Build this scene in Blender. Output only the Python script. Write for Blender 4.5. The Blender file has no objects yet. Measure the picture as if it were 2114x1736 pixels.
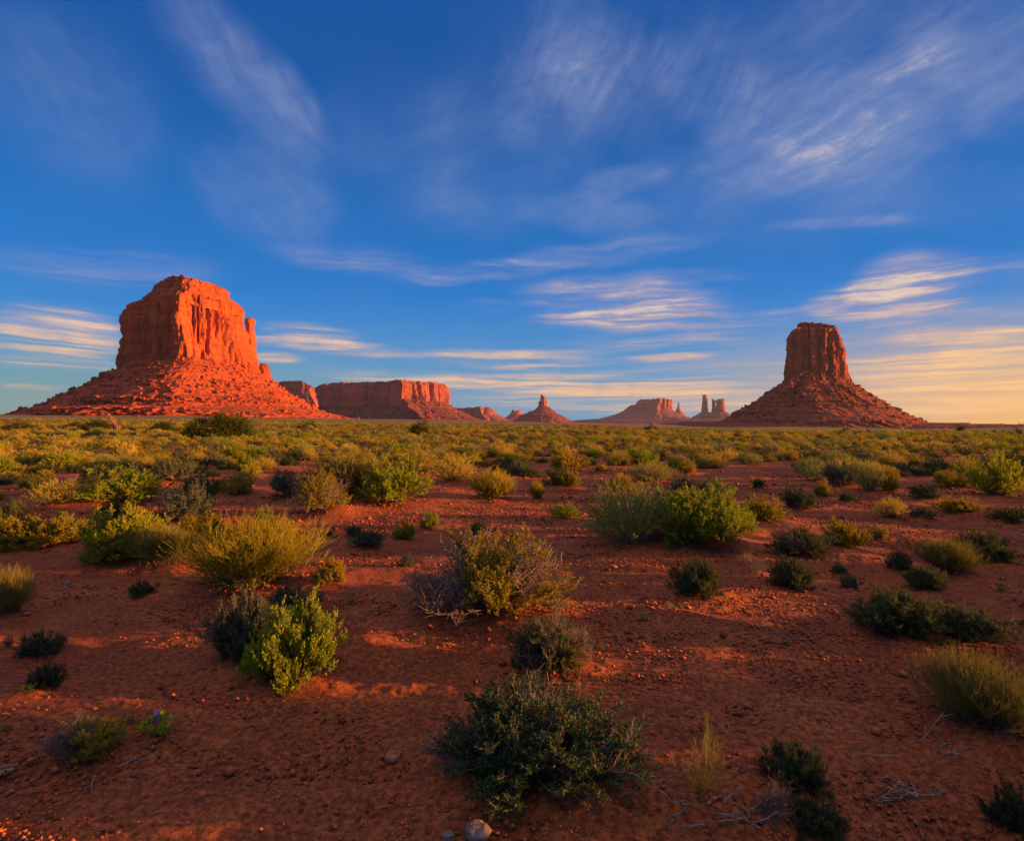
import bpy, math, numpy as np
from mathutils import Vector
sc = bpy.context.scene
C = sc.collection
R = math.radians

# ------------------------------------------------------------------ camera, exposure
F = 1174.0; CX = 1057.0; HY = 873.0          # focal length and horizon in units of a 2114-wide picture
CAM_Z = 1.7
cam = bpy.data.cameras.new("camera"); camo = bpy.data.objects.new("camera", cam); C.objects.link(camo)
cam.sensor_width = 36; cam.lens = 36 * F / 2114; cam.clip_start = 0.05; cam.clip_end = 40000
camo.location = (0, 0, CAM_Z)
camo.rotation_euler = (R(90) + math.atan((HY - 868) / F), 0, 0)
sc.camera = camo
sc.view_settings.view_transform = 'Standard'; sc.view_settings.look = 'None'
sc.view_settings.exposure = 1.60; sc.view_settings.gamma = 1
sc.cycles.max_bounces = 6; sc.cycles.diffuse_bounces = 3; sc.cycles.transmission_bounces = 3
sc.cycles.volume_bounces = 0; sc.cycles.transparent_max_bounces = 4
sc.cycles.use_denoising = True
sc.cycles.sample_clamp_indirect = 4

# ------------------------------------------------------------------ sun
SUN_EL, SUN_AZ = R(4.8), R(93)                # azimuth from +Y towards +X
ld = bpy.data.lights.new("sun", 'SUN'); ld.energy = 4.9; ld.angle = R(0.6); ld.color = (1.0, 0.42, 0.095)
lo = bpy.data.objects.new("sun", ld); C.objects.link(lo)
sd = Vector((math.sin(SUN_AZ) * math.cos(SUN_EL), math.cos(SUN_AZ) * math.cos(SUN_EL), math.sin(SUN_EL)))
lo.rotation_euler = (-sd).to_track_quat('-Z', 'Y').to_euler()

# ------------------------------------------------------------------ node expression helper
class NT:
    def __init__(s, nt): s.nt = nt
    def node(s, t, **kw):
        n = s.nt.nodes.new(t)
        for k, v in kw.items(): setattr(n, k, v)
        return n
    def put(s, sock, v):
        if isinstance(v, bpy.types.NodeSocket): s.nt.links.new(v, sock)
        else: sock.default_value = v
    def m(s, op, a, b=None, c=None, clamp=False):
        n = s.node('ShaderNodeMath', operation=op, use_clamp=clamp)
        s.put(n.inputs[0], a)
        if b is not None: s.put(n.inputs[1], b)
        if c is not None: s.put(n.inputs[2], c)
        return n.outputs[0]
    def add(s, a, b): return s.m('ADD', a, b)
    def mul(s, a, b): return s.m('MULTIPLY', a, b)
    def sub(s, a, b): return s.m('SUBTRACT', a, b)
    def ss(s, x, a, b, lo=0., hi=1.):
        n = s.node('ShaderNodeMapRange', interpolation_type='SMOOTHSTEP')
        s.put(n.inputs[0], x); s.put(n.inputs[1], a); s.put(n.inputs[2], b); s.put(n.inputs[3], lo); s.put(n.inputs[4], hi)
        return n.outputs[0]
    def xyz(s, x, y, z):
        n = s.node('ShaderNodeCombineXYZ')
        for i, v in enumerate((x, y, z)): s.put(n.inputs[i], v)
        return n.outputs[0]
    def sep(s, v):
        n = s.node('ShaderNodeSeparateXYZ'); s.put(n.inputs[0], v); return n.outputs
    def mix(s, f, a, b, bt='MIX'):
        n = s.node('ShaderNodeMix', data_type='RGBA', blend_type=bt)
        s.put(n.inputs[0], f); s.put(n.inputs[6], a if isinstance(a, bpy.types.NodeSocket) else (*a, 1)[:4]); s.put(n.inputs[7], b if isinstance(b, bpy.types.NodeSocket) else (*b, 1)[:4])
        return n.outputs[2]
    def noise(s, v, scale, detail=4, rough=0.55, dist=0., out=0):
        n = s.node('ShaderNodeTexNoise'); s.put(n.inputs['Vector'], v)
        n.inputs['Scale'].default_value = scale; n.inputs['Detail'].default_value = detail
        n.inputs['Roughness'].default_value = rough; n.inputs['Distortion'].default_value = dist
        return n.outputs[out]
    def mapping(s, v, loc=(0, 0, 0), rot=(0, 0, 0), scale=(1, 1, 1), typ='POINT'):
        n = s.node('ShaderNodeMapping', vector_type=typ); s.put(n.inputs[0], v)
        n.inputs[1].default_value = loc; n.inputs[2].default_value = rot; n.inputs[3].default_value = scale
        return n.outputs[0]
    def vm(s, op, a, b=None, out=0):
        n = s.node('ShaderNodeVectorMath', operation=op); s.put(n.inputs[0], a)
        if b is not None: s.put(n.inputs[1], b)
        return n.outputs[out]

def azel(px, py):
    u = (px - CX) / F; v = (HY - py) / F
    return math.atan(u), math.atan(v / math.hypot(1, u))

# ------------------------------------------------------------------ world: low-sun sky with high cirrus
w = bpy.data.worlds.new("World"); sc.world = w; w.use_nodes = True
nt = w.node_tree; nt.nodes.clear(); g = NT(nt)
out = g.node('ShaderNodeOutputWorld'); bg = g.node('ShaderNodeBackground'); bg.inputs[1].default_value = 0.1
sky = g.node('ShaderNodeTexSky', sky_type='NISHITA', sun_disc=False)
sky.sun_elevation = SUN_EL; sky.sun_rotation = SUN_AZ; sky.altitude = 1600; sky.air_density = 1.0; sky.dust_density = 0.6; sky.ozone_density = 3.0
tc = g.node('ShaderNodeTexCoord'); D = tc.outputs['Generated']
dx, dy, dz = g.sep(D)
az = g.m('ARCTAN2', dx, dy); el = g.m('ARCSINE', dz)
elp = g.m('MAXIMUM', el, 0.0)
SKYC = None
# air colour: the sky model, richer in blue, warm towards the sun side
hs = g.node('ShaderNodeHueSaturation'); hs.inputs['Saturation'].default_value = 1.35; hs.inputs['Value'].default_value = 1.0
g.put(hs.inputs['Color'], sky.outputs[0])
sund = g.vm('DOT_PRODUCT', D, tuple(sd), out=1)
deep = (0.0, 0.62, 3.4); low = (1.1, 2.5, 3.3); teal = (1.05, 2.05, 1.9); glow = (3.6, 1.75, 0.20)
air = g.mix(g.ss(el, 0.05, 0.60), (0.0, 0.74, 2.25), (0.0, 0.30, 1.22))
air = g.mix(g.ss(el, 0.24, 0.02), air, (0.28, 1.12, 1.85))
air = g.mix(g.mul(g.ss(el, 0.15, -0.01), g.ss(az, 0.1, -0.65)), air, (0.50, 1.15, 1.05))
wg = g.mul(g.ss(sund, 0.08, 0.9), g.m('POWER', g.ss(el, 0.22, -0.02), 1.5))
air = g.mix(g.m('MULTIPLY', wg, 1.25, clamp=True), air, glow)
base = g.mix(0.93, g.mix(1.0, hs.outputs[0], (0.12, 0.5, 0.75), 'MULTIPLY'), air)
# cloud coordinates: azimuth / elevation, bent by a slow noise
P = g.xyz(az, elp, 0.0)
wn = g.noise(P, 5.0, 3, 0.55, out=1)
wv = g.vm('MULTIPLY', g.vm('SUBTRACT', wn, (0.5, 0.5, 0.5)), (0.075, 0.045, 0.0))
wv2 = g.vm('SCALE', wv, None); 
sclnode = wv2.node; g.put(sclnode.inputs['Scale'], g.ss(el, 0.0, 0.35, 0.25, 1.1))
PW = g.vm('ADD', P, wv2)
def fam(blobs):
    acc = None
    for (x1, y1, x2, y2, hw, st) in blobs:
        a0, e0 = azel(x1, y1); a1, e1 = azel(x2, y2)
        am, em = (a0 + a1) / 2, (e0 + e1) / 2
        L = math.hypot(a1 - a0, e1 - e0) / 2 * 1.25; ang = math.atan2(e1 - e0, a1 - a0)
        k = math.hypot(1, ((x1 + x2) / 2 - CX) / F)
        W = hw / F / k * 1.35
        q = g.mapping(PW, (am, em, 0), (0, 0, ang), (L, W, 1), 'TEXTURE')
        d = g.vm('DOT_PRODUCT', q, q, out=1)
        b = g.ss(d, 1.35, 0.0)
        acc = g.mul(b, st) if acc is None else g.m('MULTIPLY_ADD', b, st, acc)
    return acc
def streak(ang, sx, sy, det=6, rough=0.6, seed=0., src=None):
    q = g.mapping(src or PW, (seed, seed * .7, 0), (0, 0, 0), (1, 1, 1))
    q = g.mapping(q, (0, 0, 0), (0, 0, -ang), (1, 1, 1))
    q = g.mapping(q, (0, 0, seed), (0, 0, 0), (sx, sy, 1))
    return g.noise(q, 1.0, det, rough, 0.12)
# streaks squeezed towards the horizon
PL = g.xyz(g.mul(g.sep(PW)[0], 1.0), g.m('LOGARITHM', g.add(g.sep(PW)[1], 0.05), 2.718), 0.0)
sH = g.ss(g.noise(g.mapping(PL, (3, 1, 0), (0, 0, -0.05), (3.2, 11, 1)), 1.0, 7, 0.62, 0.5), 0.33, 0.68)
sH2 = g.ss(g.noise(g.mapping(PL, (9, 5, 0), (0, 0, -0.06), (9, 40, 1)), 1.0, 5, 0.6, 0.3), 0.3, 0.7)
sB = g.mul(g.ss(streak(-0.95, 3.0, 9, 9, 0.68, seed=2.0), 0.2, 0.75), g.add(0.6, g.mul(g.ss(streak(-0.9, 5.0, 50, 5, 0.6, seed=3.0), 0.3, 0.7), 0.5)))
sC = g.mul(g.ss(streak(0.22, 3.6, 14, 9, 0.70, seed=5.0), 0.22, 0.74), g.add(0.55, g.mul(g.ss(streak(0.30, 5.0, 60, 5, 0.6, seed=6.0), 0.3, 0.7), 0.6)))
sD = g.mul(g.ss(streak(0.85, 4.0, 13, 9, 0.70, seed=8.0), 0.22, 0.74), g.add(0.5, g.mul(g.ss(streak(0.95, 6.0, 64, 5, 0.6, seed=9.0), 0.3, 0.7), 0.7)))
bH = fam([(820, 578, 1180, 535, 20, 1.0), (1050, 540, 1450, 490, 22, .95), (580, 525, 860, 545, 22, .7), (1110, 612, 1465, 632, 44, 1.6),
          (1100, 662, 1420, 650, 12, .8), (1280, 668, 1760, 640, 13, .9), (1690, 636, 1990, 605, 38, 1.5), (1770, 600, 2010, 565, 54, 1.6), (-40, 690, 250, 686, 50, 1.7),
          (100, 655, 220, 670, 22, .8), (-40, 520, 420, 560, 40, .5), (-20, 745, 260, 752, 14, .9), (540, 672, 730, 692, 15, 1.3), (530, 700, 830, 726, 14, 1.5),
          (520, 738, 625, 740, 10, 1.2), (890, 735, 1220, 742, 18, 1.3), (1150, 715, 1500, 690, 18, .7), (690, 775, 1000, 790, 14, 1.2), (950, 790, 1500, 800, 20, 1.2),
          (1050, 822, 1640, 838, 20, 1.2), (1300, 738, 1460, 738, 7, .8), (1750, 745, 2160, 722, 20, 1.3), (1800, 782, 2160, 776, 22, 1.2), (1760, 812, 2160, 800, 16, 1.3),
          (1830, 848, 2160, 835, 14, 1.2), (1850, 700, 2160, 690, 22, 1.0), (1640, 760, 1900, 752, 14, .7), (0, 800, 130, 800, 6, .8), (950, 635, 1120, 632, 12, .6), (2000, 560, 2160, 550, 25, .6), (1300, 575, 1560, 562, 12, .45), (1960, 650, 2160, 665, 18, .4)])
bB = fam([(-60, 60, 330, 330, 120, .65), (330, -40, 640, 280, 62, 1.0), (560, 120, 640, 260, 40, .4), (420, 330, 680, 450, 85, .85), (600, 250, 800, 300, 60, .3)])
bC = fam([(1470, 350, 1900, 320, 120, .75), (1600, 390, 1800, 400, 50, .3), (1480, 320, 2160, 150, 85, 1.3), (1580, 80, 1950, 280, 160, 1.0), (1880, 40, 2160, 100, 85, .95),
          (1740, 430, 2160, 385, 55, .7), (1610, 468, 1860, 455, 10, .9), (1090, 430, 1340, 445, 30, 1.4), (1190, 390, 1380, 345, 24, 1.2), (830, 430, 1080, 460, 40, .5),
          (820, 290, 1120, 370, 100, .65), (1050, 160, 1260, 230, 120, .7), (2000, 260, 2160, 190, 60, .7), (680, 260, 960, 330, 110, .55), (1500, 60, 1800, -40, 110, .5), (1300, 480, 1620, 420, 60, .35), (1350, 350, 1500, 420, 60, .5)])
bD = fam([(1130, 90, 1480, 70, 100, .5), (1180, 130, 1420, 220, 80, .7), (1400, 40, 1520, 220, 70, .8), (1000, 200, 1230, 20, 95, .7), (900, 250, 1080, 120, 80, .4), (1470, 190, 1560, 260, 60, .8)])
cm = g.mul(bH, g.add(0.16, g.add(g.mul(sH, 0.62), g.mul(g.mul(sH, sH2), 0.40))))
cm = g.add(cm, g.mul(bB, g.add(0.38, g.mul(sB, 0.55))))
cm = g.add(cm, g.mul(bC, g.add(0.27, g.mul(sC, 0.30))))
cm = g.add(cm, g.mul(bD, g.add(0.15, g.mul(sD, 0.42))))
veil = g.mul(g.ss(g.noise(g.mapping(PW, scale=(2.4, 3.6, 1), rot=(0, 0, 0.35)), 1.0, 7, 0.62, 0.5), 0.40, 0.74), g.mul(g.ss(el, 0.06, 0.35, 0.1, 0.50), g.ss(az, -0.45, 0.1, 0.25, 1.0)))
lowb = g.mul(g.mul(sH, g.ss(el, 0.21, 0.07)), g.mul(g.ss(az, -0.35, 0.35, 0.15, 0.85), g.ss(el, 0.0, 0.03, 0.35, 1.0)))
behind = g.mul(g.ss(el, 0.72, 1.0), 1.5)  # added cloud cover overhead, out of view, to lift ambient on the ground
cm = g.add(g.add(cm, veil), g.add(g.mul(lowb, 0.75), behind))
fine = g.ss(g.noise(g.mapping(PW, scale=(16, 34, 1), rot=(0, 0, -0.3)), 1.0, 6, 0.68, 0.6), 0.25, 0.75)
cm = g.mul(cm, g.ss(el, 0.18, 0.34, 1.0, 0.82))
cm = g.m('MULTIPLY', g.ss(cm, -0.05, 1.75), g.add(0.62, g.mul(fine, 0.5)), clamp=True)
ccol = g.mix(g.ss(el, 0.02, 0.36), (3.2, 1.85, 0.85), (0.95, 1.15, 1.85))
ccol = g.mix(g.mul(g.ss(cm, 0.45, 0.95), g.ss(el, 0.04, 0.22, 0.1, 0.75)), ccol, (2.5, 2.1, 1.85))
ccol = g.mix(g.mul(g.ss(sund, 0.3, 0.95), g.ss(el, 0.3, 0.0)), ccol, (4.0, 2.2, 0.60))
ccol = g.mix(g.ss(el, 0.72, 1.0), ccol, (3.5, 2.6, 2.2))  # warm white of the added overhead cloud, fill for the ground
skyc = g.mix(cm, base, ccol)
# below the horizon the red desert floor carries on
skyc = g.mix(g.ss(dz, -0.004, -0.03), skyc, (0.5, 0.22, 0.13))
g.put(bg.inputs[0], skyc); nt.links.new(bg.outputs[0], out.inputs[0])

# ------------------------------------------------------------------ numpy noise
def _h(ix, iy, iz, seed):
    n = (ix.astype(np.int64) * 374761393 + iy.astype(np.int64) * 668265263 + iz.astype(np.int64) * 2147483647 + seed * 974634777) & 0xffffffff
    n = ((n ^ (n >> 13)) * 1274126177) & 0xffffffff
    n = ((n ^ (n >> 16)) * 2246822519) & 0xffffffff
    return ((n ^ (n >> 15)) & 0xffffff) / float(0xffffff)
def vn(x, y, z=0., seed=0):
    x = np.asarray(x, float); y = np.asarray(y, float); z = np.broadcast_to(np.asarray(z, float), x.shape)
    ix, iy, iz = np.floor(x), np.floor(y), np.floor(z)
    fx, fy, fz = x - ix, y - iy, z - iz
    fx, fy, fz = (f * f * f * (f * (f * 6 - 15) + 10) for f in (fx, fy, fz))
    r = 0
    for a in (0, 1):
        for b in (0, 1):
            for c in (0, 1):
                r = r + _h(ix + a, iy + b, iz + c, seed) * (fx if a else 1 - fx) * (fy if b else 1 - fy) * (fz if c else 1 - fz)
    return r * 2 - 1
def fbm(x, y, z=0., o=4, seed=0, g_=0.5):
    r = 0; a = 1.; k = 1.
    for i in range(o):
        r = r + a * vn(x * k, y * k, np.asarray(z) * k, seed + i * 7); a *= g_; k *= 2.03
    return r
def sst(x, a, b):
    t = np.clip((x - a) / (b - a), 0, 1); return t * t * (3 - 2 * t)

# ------------------------------------------------------------------ mesh + object helpers
def mesh(name, V, Q=None, T=None, mat=None, smooth=False, mats=None, midx=None):
    me = bpy.data.meshes.new(name)
    V = np.ascontiguousarray(V, np.float32)
    nq = 0 if Q is None else len(Q); ntri = 0 if T is None else len(T)
    loops = np.concatenate([x for x in ((Q.reshape(-1) if nq else None), (T.reshape(-1) if ntri else None)) if x is not None]).astype(np.int32)
    starts = np.concatenate([np.arange(nq) * 4, nq * 4 + np.arange(ntri) * 3]).astype(np.int32)
    me.vertices.add(len(V)); me.vertices.foreach_set("co", V.reshape(-1))
    me.loops.add(len(loops)); me.loops.foreach_set("vertex_index", loops)
    me.polygons.add(nq + ntri); me.polygons.foreach_set("loop_start", starts)
    if smooth: me.polygons.foreach_set("use_smooth", np.ones(nq + ntri, bool))
    for m_ in (mats or [mat]): me.materials.append(m_)
    if midx is not None: me.polygons.foreach_set("material_index", midx.astype(np.int32))
    me.update(calc_edges=True)
    return me
def link(name, me, parent=None, loc=None, **props):
    o = bpy.data.objects.new(name, me); C.objects.link(o)
    if parent: o.parent = parent
    if loc is not None: o.location = loc
    for k, v in props.items(): o[k] = v
    return o
def empty(name, loc=(0, 0, 0), rz=0., scale=(1, 1, 1), **props):
    o = bpy.data.objects.new(name, None); C.objects.link(o); o.empty_display_size = 0.2
    o.location = loc; o.rotation_euler = (0, 0, rz); o.scale = scale
    for k, v in props.items(): o[k] = v
    return o

def new_mat(name, rough=0.9):
    m = bpy.data.materials.new(name); m.use_nodes = True
    h = NT(m.node_tree); b = m.node_tree.nodes['Principled BSDF']; b.inputs['Roughness'].default_value = rough
    b.inputs['Specular IOR Level'].default_value = 0.15
    return m, h, b

# ------------------------------------------------------------------ materials
def mat_ground():
    m, h, b = new_mat("red_sand")
    P = h.node('ShaderNodeTexCoord').outputs['Object']
    n1 = h.noise(P, 0.35, 5); n2 = h.noise(P, 3.0, 6, 0.65); n3 = h.noise(P, 30.0, 5, 0.7); n4 = h.noise(P, 160.0, 3, 0.6)
    c = h.mix(h.ss(n1, 0.3, 0.7), (0.39, 0.100, 0.028), (0.48, 0.138, 0.042))
    c = h.mix(h.mul(h.ss(h.noise(h.mapping(P, scale=(.5, .9, 1)), 1.0, 6, .6), .45, .62), .5), c, (0.27, 0.060, 0.022))
    c = h.mix(h.mul(h.ss(n2, 0.38, 0.64), 0.55), c, (0.27, 0.062, 0.023))
    c = h.mix(h.mul(h.ss(n3, 0.50, 0.64), 0.8), c, (0.15, 0.038, 0.016))
    c = h.mix(h.mul(h.ss(n4, 0.58, 0.72), 0.5), c, (0.56, 0.22, 0.10))
    # far away the plain carries a thin olive cover of low plants
    X, Y, Z = h.sep(P)
    r = h.vm('LENGTH', P, out=1)
    nf = h.noise(h.mapping(P, scale=(1, 1, 1)), 0.02, 6, 0.65)
    cov = h.mul(h.ss(r, 110, 200), h.mul(h.ss(r, 1400, 500), h.ss(nf, 0.30, 0.50)))
    c = h.mix(h.mul(cov, 0.9), c, (0.20, 0.165, 0.03))
    h.put(b.inputs['Base Color'], c)
    bump = h.node('ShaderNodeBump'); bump.inputs['Distance'].default_value = 0.02; bump.inputs['Strength'].default_value = 0.9
    hh = h.add(h.add(h.mul(h.ss(n3, 0.4, 0.75), 0.9), h.mul(n4, 0.25)), h.mul(h.noise(P, 9.0, 5, 0.7), 1.3))
    h.put(bump.inputs['Height'], hh); h.put(b.inputs['Normal'], bump.outputs[0])
    return m
def mat_rock(name, base, dark, light, s=1.0, varnish=0.6):
    m, h, b = new_mat(name)
    P = h.node('ShaderNodeNewGeometry').outputs['Position']
    st = h.noise(h.mapping(P, scale=(0.045 / s, 0.045 / s, 0.0055 / s)), 1.0, 7, 0.68, 0.4)      # vertical varnish streaks
    hz = h.noise(h.mapping(P, scale=(0.004 / s, 0.004 / s, 0.16 / s)), 1.0, 6, 0.7, 0.2)          # bedding
    st2 = h.noise(h.mapping(P, scale=(0.20 / s, 0.20 / s, 0.012 / s)), 1.0, 6, 0.7, 0.2)
    jn = h.m('ABSOLUTE', h.sub(h.noise(h.mapping(P, scale=(0.11 / s, 0.11 / s, 0.010 / s)), 1.0, 2, 0.5), 0.5))
    jn = h.ss(jn, 0.018, 0.0)
    bl = h.noise(P, 0.05 / s, 7, 0.7)
    c = h.mix(h.ss(hz, 0.3, 0.7), base, light)
    c = h.mix(h.mul(h.ss(st2, 0.5, 0.7), 0.4), c, dark)
    c = h.mix(h.mul(h.ss(st, 0.48, 0.68), varnish), c, dark)
    c = h.mix(h.mul(h.ss(bl, 0.5, 0.75), 0.4), c, dark)
    h.put(b.inputs['Base Color'], c)
    bump = h.node('ShaderNodeBump'); bump.inputs['Distance'].default_value = 5.0 * s; bump.inputs['Strength'].default_value = 0.8
    hh = h.add(h.add(h.mul(st, 0.9), h.mul(hz, 0.7)), h.add(h.mul(bl, 0.7), h.sub(h.mul(st2, 0.7), h.mul(jn, 0.8))))
    h.put(bump.inputs['Height'], hh); h.put(b.inputs['Normal'], bump.outputs[0])
    return m
def mat_talus(name, c1, c2, s=1.0):
    m, h, b = new_mat(name)
    P = h.node('ShaderNodeNewGeometry').outputs['Position']
    hz = h.noise(h.mapping(P, scale=(0.006 / s, 0.006 / s, 0.13 / s)), 1.0, 6, 0.7, 0.3)
    bl = h.noise(P, 0.09 / s, 7, 0.72)
    v = h.node('ShaderNodeTexVoronoi'); h.put(v.inputs['Vector'], P); v.inputs['Scale'].default_value = 0.12 / s
    c = h.mix(h.ss(hz, 0.35, 0.65), c1, c2)
    c = h.mix(h.mul(h.ss(hz, 0.52, 0.60), 0.55), c, tuple(x * 0.45 for x in c1))
    c = h.mix(h.mul(h.ss(bl, 0.45, 0.7), 0.5), c, tuple(x * 0.5 for x in c1))
    c = h.mix(h.mul(h.ss(h.noise(P, 0.35 / s, 3, 0.6), 0.6, 0.72), 0.45), c, (0.10, 0.09, 0.035))
    h.put(b.inputs['Base Color'], c)
    bump = h.node('ShaderNodeBump'); bump.inputs['Distance'].default_value = 5.0 * s; bump.inputs['Strength'].default_value = 0.9
    h.put(bump.inputs['Height'], h.add(h.mul(hz, 0.7), h.add(h.mul(bl, 1.2), h.mul(v.outputs['Distance'], -0.6)))); h.put(b.inputs['Normal'], bump.outputs[0])
    return m
def mat_leaf(name, c1, c2, c3=None, trans=0.32):
    """c1..c2 vary from leaf to leaf; c3 tints whole plants"""
    m = bpy.data.materials.new(name); m.use_nodes = True; h = NT(m.node_tree); h.nt.nodes.clear()
    o = h.node('ShaderNodeOutputMaterial'); gi = h.node('ShaderNodeNewGeometry'); oi = h.node('ShaderNodeObjectInfo')
    c = h.mix(gi.outputs['Random Per Island'], c1, c2)
    c = h.mix(h.mul(h.ss(oi.outputs['Random'], 0.3, 1.0), 0.75), c, c3 or c2)
    d = h.node('ShaderNodeBsdfDiffuse'); t = h.node('ShaderNodeBsdfTranslucent'); h.put(d.inputs[0], c); h.put(t.inputs[0], c)
    mx = h.node('ShaderNodeMixShader'); mx.inputs[0].default_value = trans
    h.nt.links.new(d.outputs[0], mx.inputs[1]); h.nt.links.new(t.outputs[0], mx.inputs[2]); h.nt.links.new(mx.outputs[0], o.inputs[0])
    return m
def mat_plain(name, c1, c2, scale=20., rough=0.9):
    m, h, b = new_mat(name, rough)
    P = h.node('ShaderNodeTexCoord').outputs['Object']
    c = h.mix(h.ss(h.noise(P, scale, 5, 0.6), 0.35, 0.65), c1, c2); h.put(b.inputs['Base Color'], c)
    bump = h.node('ShaderNodeBump'); bump.inputs['Distance'].default_value = 0.3 / scale; bump.inputs['Strength'].default_value = 0.7
    h.put(bump.inputs['Height'], h.noise(P, scale * 2, 6, 0.65)); h.put(b.inputs['Normal'], bump.outputs[0])
    return m
M = dict(
    ground=mat_ground(),
    cliff=mat_rock("cliff_sandstone", (0.46, 0.086, 0.024), (0.11, 0.028, 0.018), (0.54, 0.112, 0.030), 1.0, 0.8),
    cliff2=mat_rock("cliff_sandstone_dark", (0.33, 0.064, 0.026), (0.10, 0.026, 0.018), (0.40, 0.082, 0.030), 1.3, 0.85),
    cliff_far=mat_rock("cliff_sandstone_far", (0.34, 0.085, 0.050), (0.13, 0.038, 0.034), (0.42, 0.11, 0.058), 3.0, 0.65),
    talus=mat_talus("talus_shale", (0.37, 0.070, 0.022), (0.50, 0.098, 0.030)),
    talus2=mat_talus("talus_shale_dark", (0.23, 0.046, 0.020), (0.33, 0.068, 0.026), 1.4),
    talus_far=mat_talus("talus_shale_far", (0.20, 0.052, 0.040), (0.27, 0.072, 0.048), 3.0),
    sage=mat_leaf("sage_leaves", (0.030, 0.062, 0.030), (0.085, 0.125, 0.042), (0.13, 0.15, 0.040)),
    grey=mat_leaf("grey_leaves", (0.065, 0.095, 0.065), (0.12, 0.15, 0.075), (0.15, 0.15, 0.07)),
    lime=mat_leaf("lime_leaves", (0.12, 0.21, 0.014), (0.33, 0.38, 0.022), (0.41, 0.39, 0.024)),
    olive=mat_leaf("olive_leaves", (0.16, 0.15, 0.014), (0.42, 0.33, 0.024), (0.46, 0.33, 0.026)),
    gold=mat_leaf("gold_stalks", (0.27, 0.25, 0.025), (0.54, 0.43, 0.04), (0.58, 0.43, 0.05)),
    silver=mat_leaf("silver_stalks", (0.15, 0.21, 0.045), (0.34, 0.34, 0.055), (0.42, 0.34, 0.055)),
    reed=mat_leaf("green_stalks", (0.14, 0.16, 0.04), (0.32, 0.28, 0.06)),
    juniper=mat_leaf("juniper_leaves", (0.025, 0.042, 0.010), (0.07, 0.080, 0.014), (0.08, 0.09, 0.018)),
    twig=mat_plain("twig_bark", (0.11, 0.075, 0.045), (0.24, 0.16, 0.10), 40),
    grey_twig=mat_plain("dead_twig_bark", (0.15, 0.11, 0.085), (0.32, 0.235, 0.17), 40),
    bark=mat_plain("juniper_bark", (0.20, 0.10, 0.05), (0.38, 0.20, 0.11), 6),
    rock_red=mat_plain("red_rock", (0.36, 0.12, 0.06), (0.48, 0.19, 0.10), 14),
    rock_grey=mat_plain("grey_rock", (0.15, 0.11, 0.095), (0.25, 0.19, 0.16), 14),
    flower=mat_leaf("violet_petals", (0.10, 0.05, 0.5), (0.22, 0.1, 0.6)),
    yellow=mat_leaf("yellow_petals", (0.7, 0.45, 0.03), (0.8, 0.55, 0.05)),
)

# ------------------------------------------------------------------ terrain
AZT = np.radians([-180, -60, -42, -25, -12, -3, 6, 14, 20, 35, 45, 60, 180])
TT = np.array([.004, .009, .0092, .0088, .005, .0035, .001, -.003, -.0082, -.0088, -.0040, -.002, .004])
MOUNDS = []     # (x, y, radius, height)
def H0(x, y):
    x = np.asarray(x, float); y = np.asarray(y, float)
    r = np.hypot(x, y); az = np.arctan2(x, y)
    z = np.interp(az, AZT, TT) * r * sst(r, 30, 320)
    z = z + 0.45 * fbm(x / 55, y / 55, 3.1, 3, 5) * sst(r, 14, 60)
    z = z + 0.085 * fbm(x / 4.2 + 0.35 * fbm(x / 9, y / 9, 0, 2, 3), y / 3.0, 0.5, 3, 11) * (0.55 + 0.45 * sst(r, 2, 9)) * (1 - sst(r, 300, 800))
    z = z + 2.5 * fbm(x / 260, y / 260, 1.0, 3, 21) * sst(r, 220, 700)
    return z
def H(x, y):
    z = H0(x, y)
    for (mx, my, mr, mh) in MOUNDS:
        d2 = ((x - mx) ** 2 + (y - my) ** 2) / (mr * mr)
        z = z + mh * np.exp(-d2)
    return z
_rr = np.concatenate([np.arange(0.6, 30, 0.02), 30 * 1.004 ** np.arange(0, 900)])
def hit(px, py):
    """the point of the ground that is seen at a given place of the photograph"""
    u = (px - CX) / F; v = (HY - py) / F
    x = u * _rr; y = _rr; z = CAM_Z + v * _rr
    below = np.nonzero(z < H0(x, y))[0]
    i = below[0] if len(below) else len(_rr) - 1
    return float(x[i]), float(y[i]), float(_rr[i])

# ------------------------------------------------------------------ plant builders (all vectorised)
def nrm(v): return v / np.maximum(np.linalg.norm(v, axis=-1, keepdims=True), 1e-9)
def grow(rng, P, D, L, n, up=0.0, jit=0.12, curl=None):
    pts = [P]; d = nrm(D); p = P
    for i in range(n):
        d = nrm(d + np.array([0, 0, up]) / n + rng.normal(0, jit, d.shape))
        p = p + d * (L / n)[:, None]; pts.append(p)
    return np.stack(pts, 1)
def kids(rng, pts, k, t0, t1, spread):
    N, n1, _ = pts.shape; n = n1 - 1
    idx = np.repeat(np.arange(N), k); t = rng.uniform(t0, t1, N * k) * n
    i = np.minimum(t.astype(int), n - 1); f = (t - i)[:, None]
    a, b = pts[idx, i], pts[idx, i + 1]
    T = nrm(b - a); Pp = nrm(rng.normal(0, 1, T.shape)); Pp = nrm(Pp - T * (Pp * T).sum(1, keepdims=True))
    sp = rng.uniform(0.5, 1.2, len(T))[:, None] * spread
    return a + (b - a) * f, nrm(T + Pp * np.tan(sp)), idx
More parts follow.
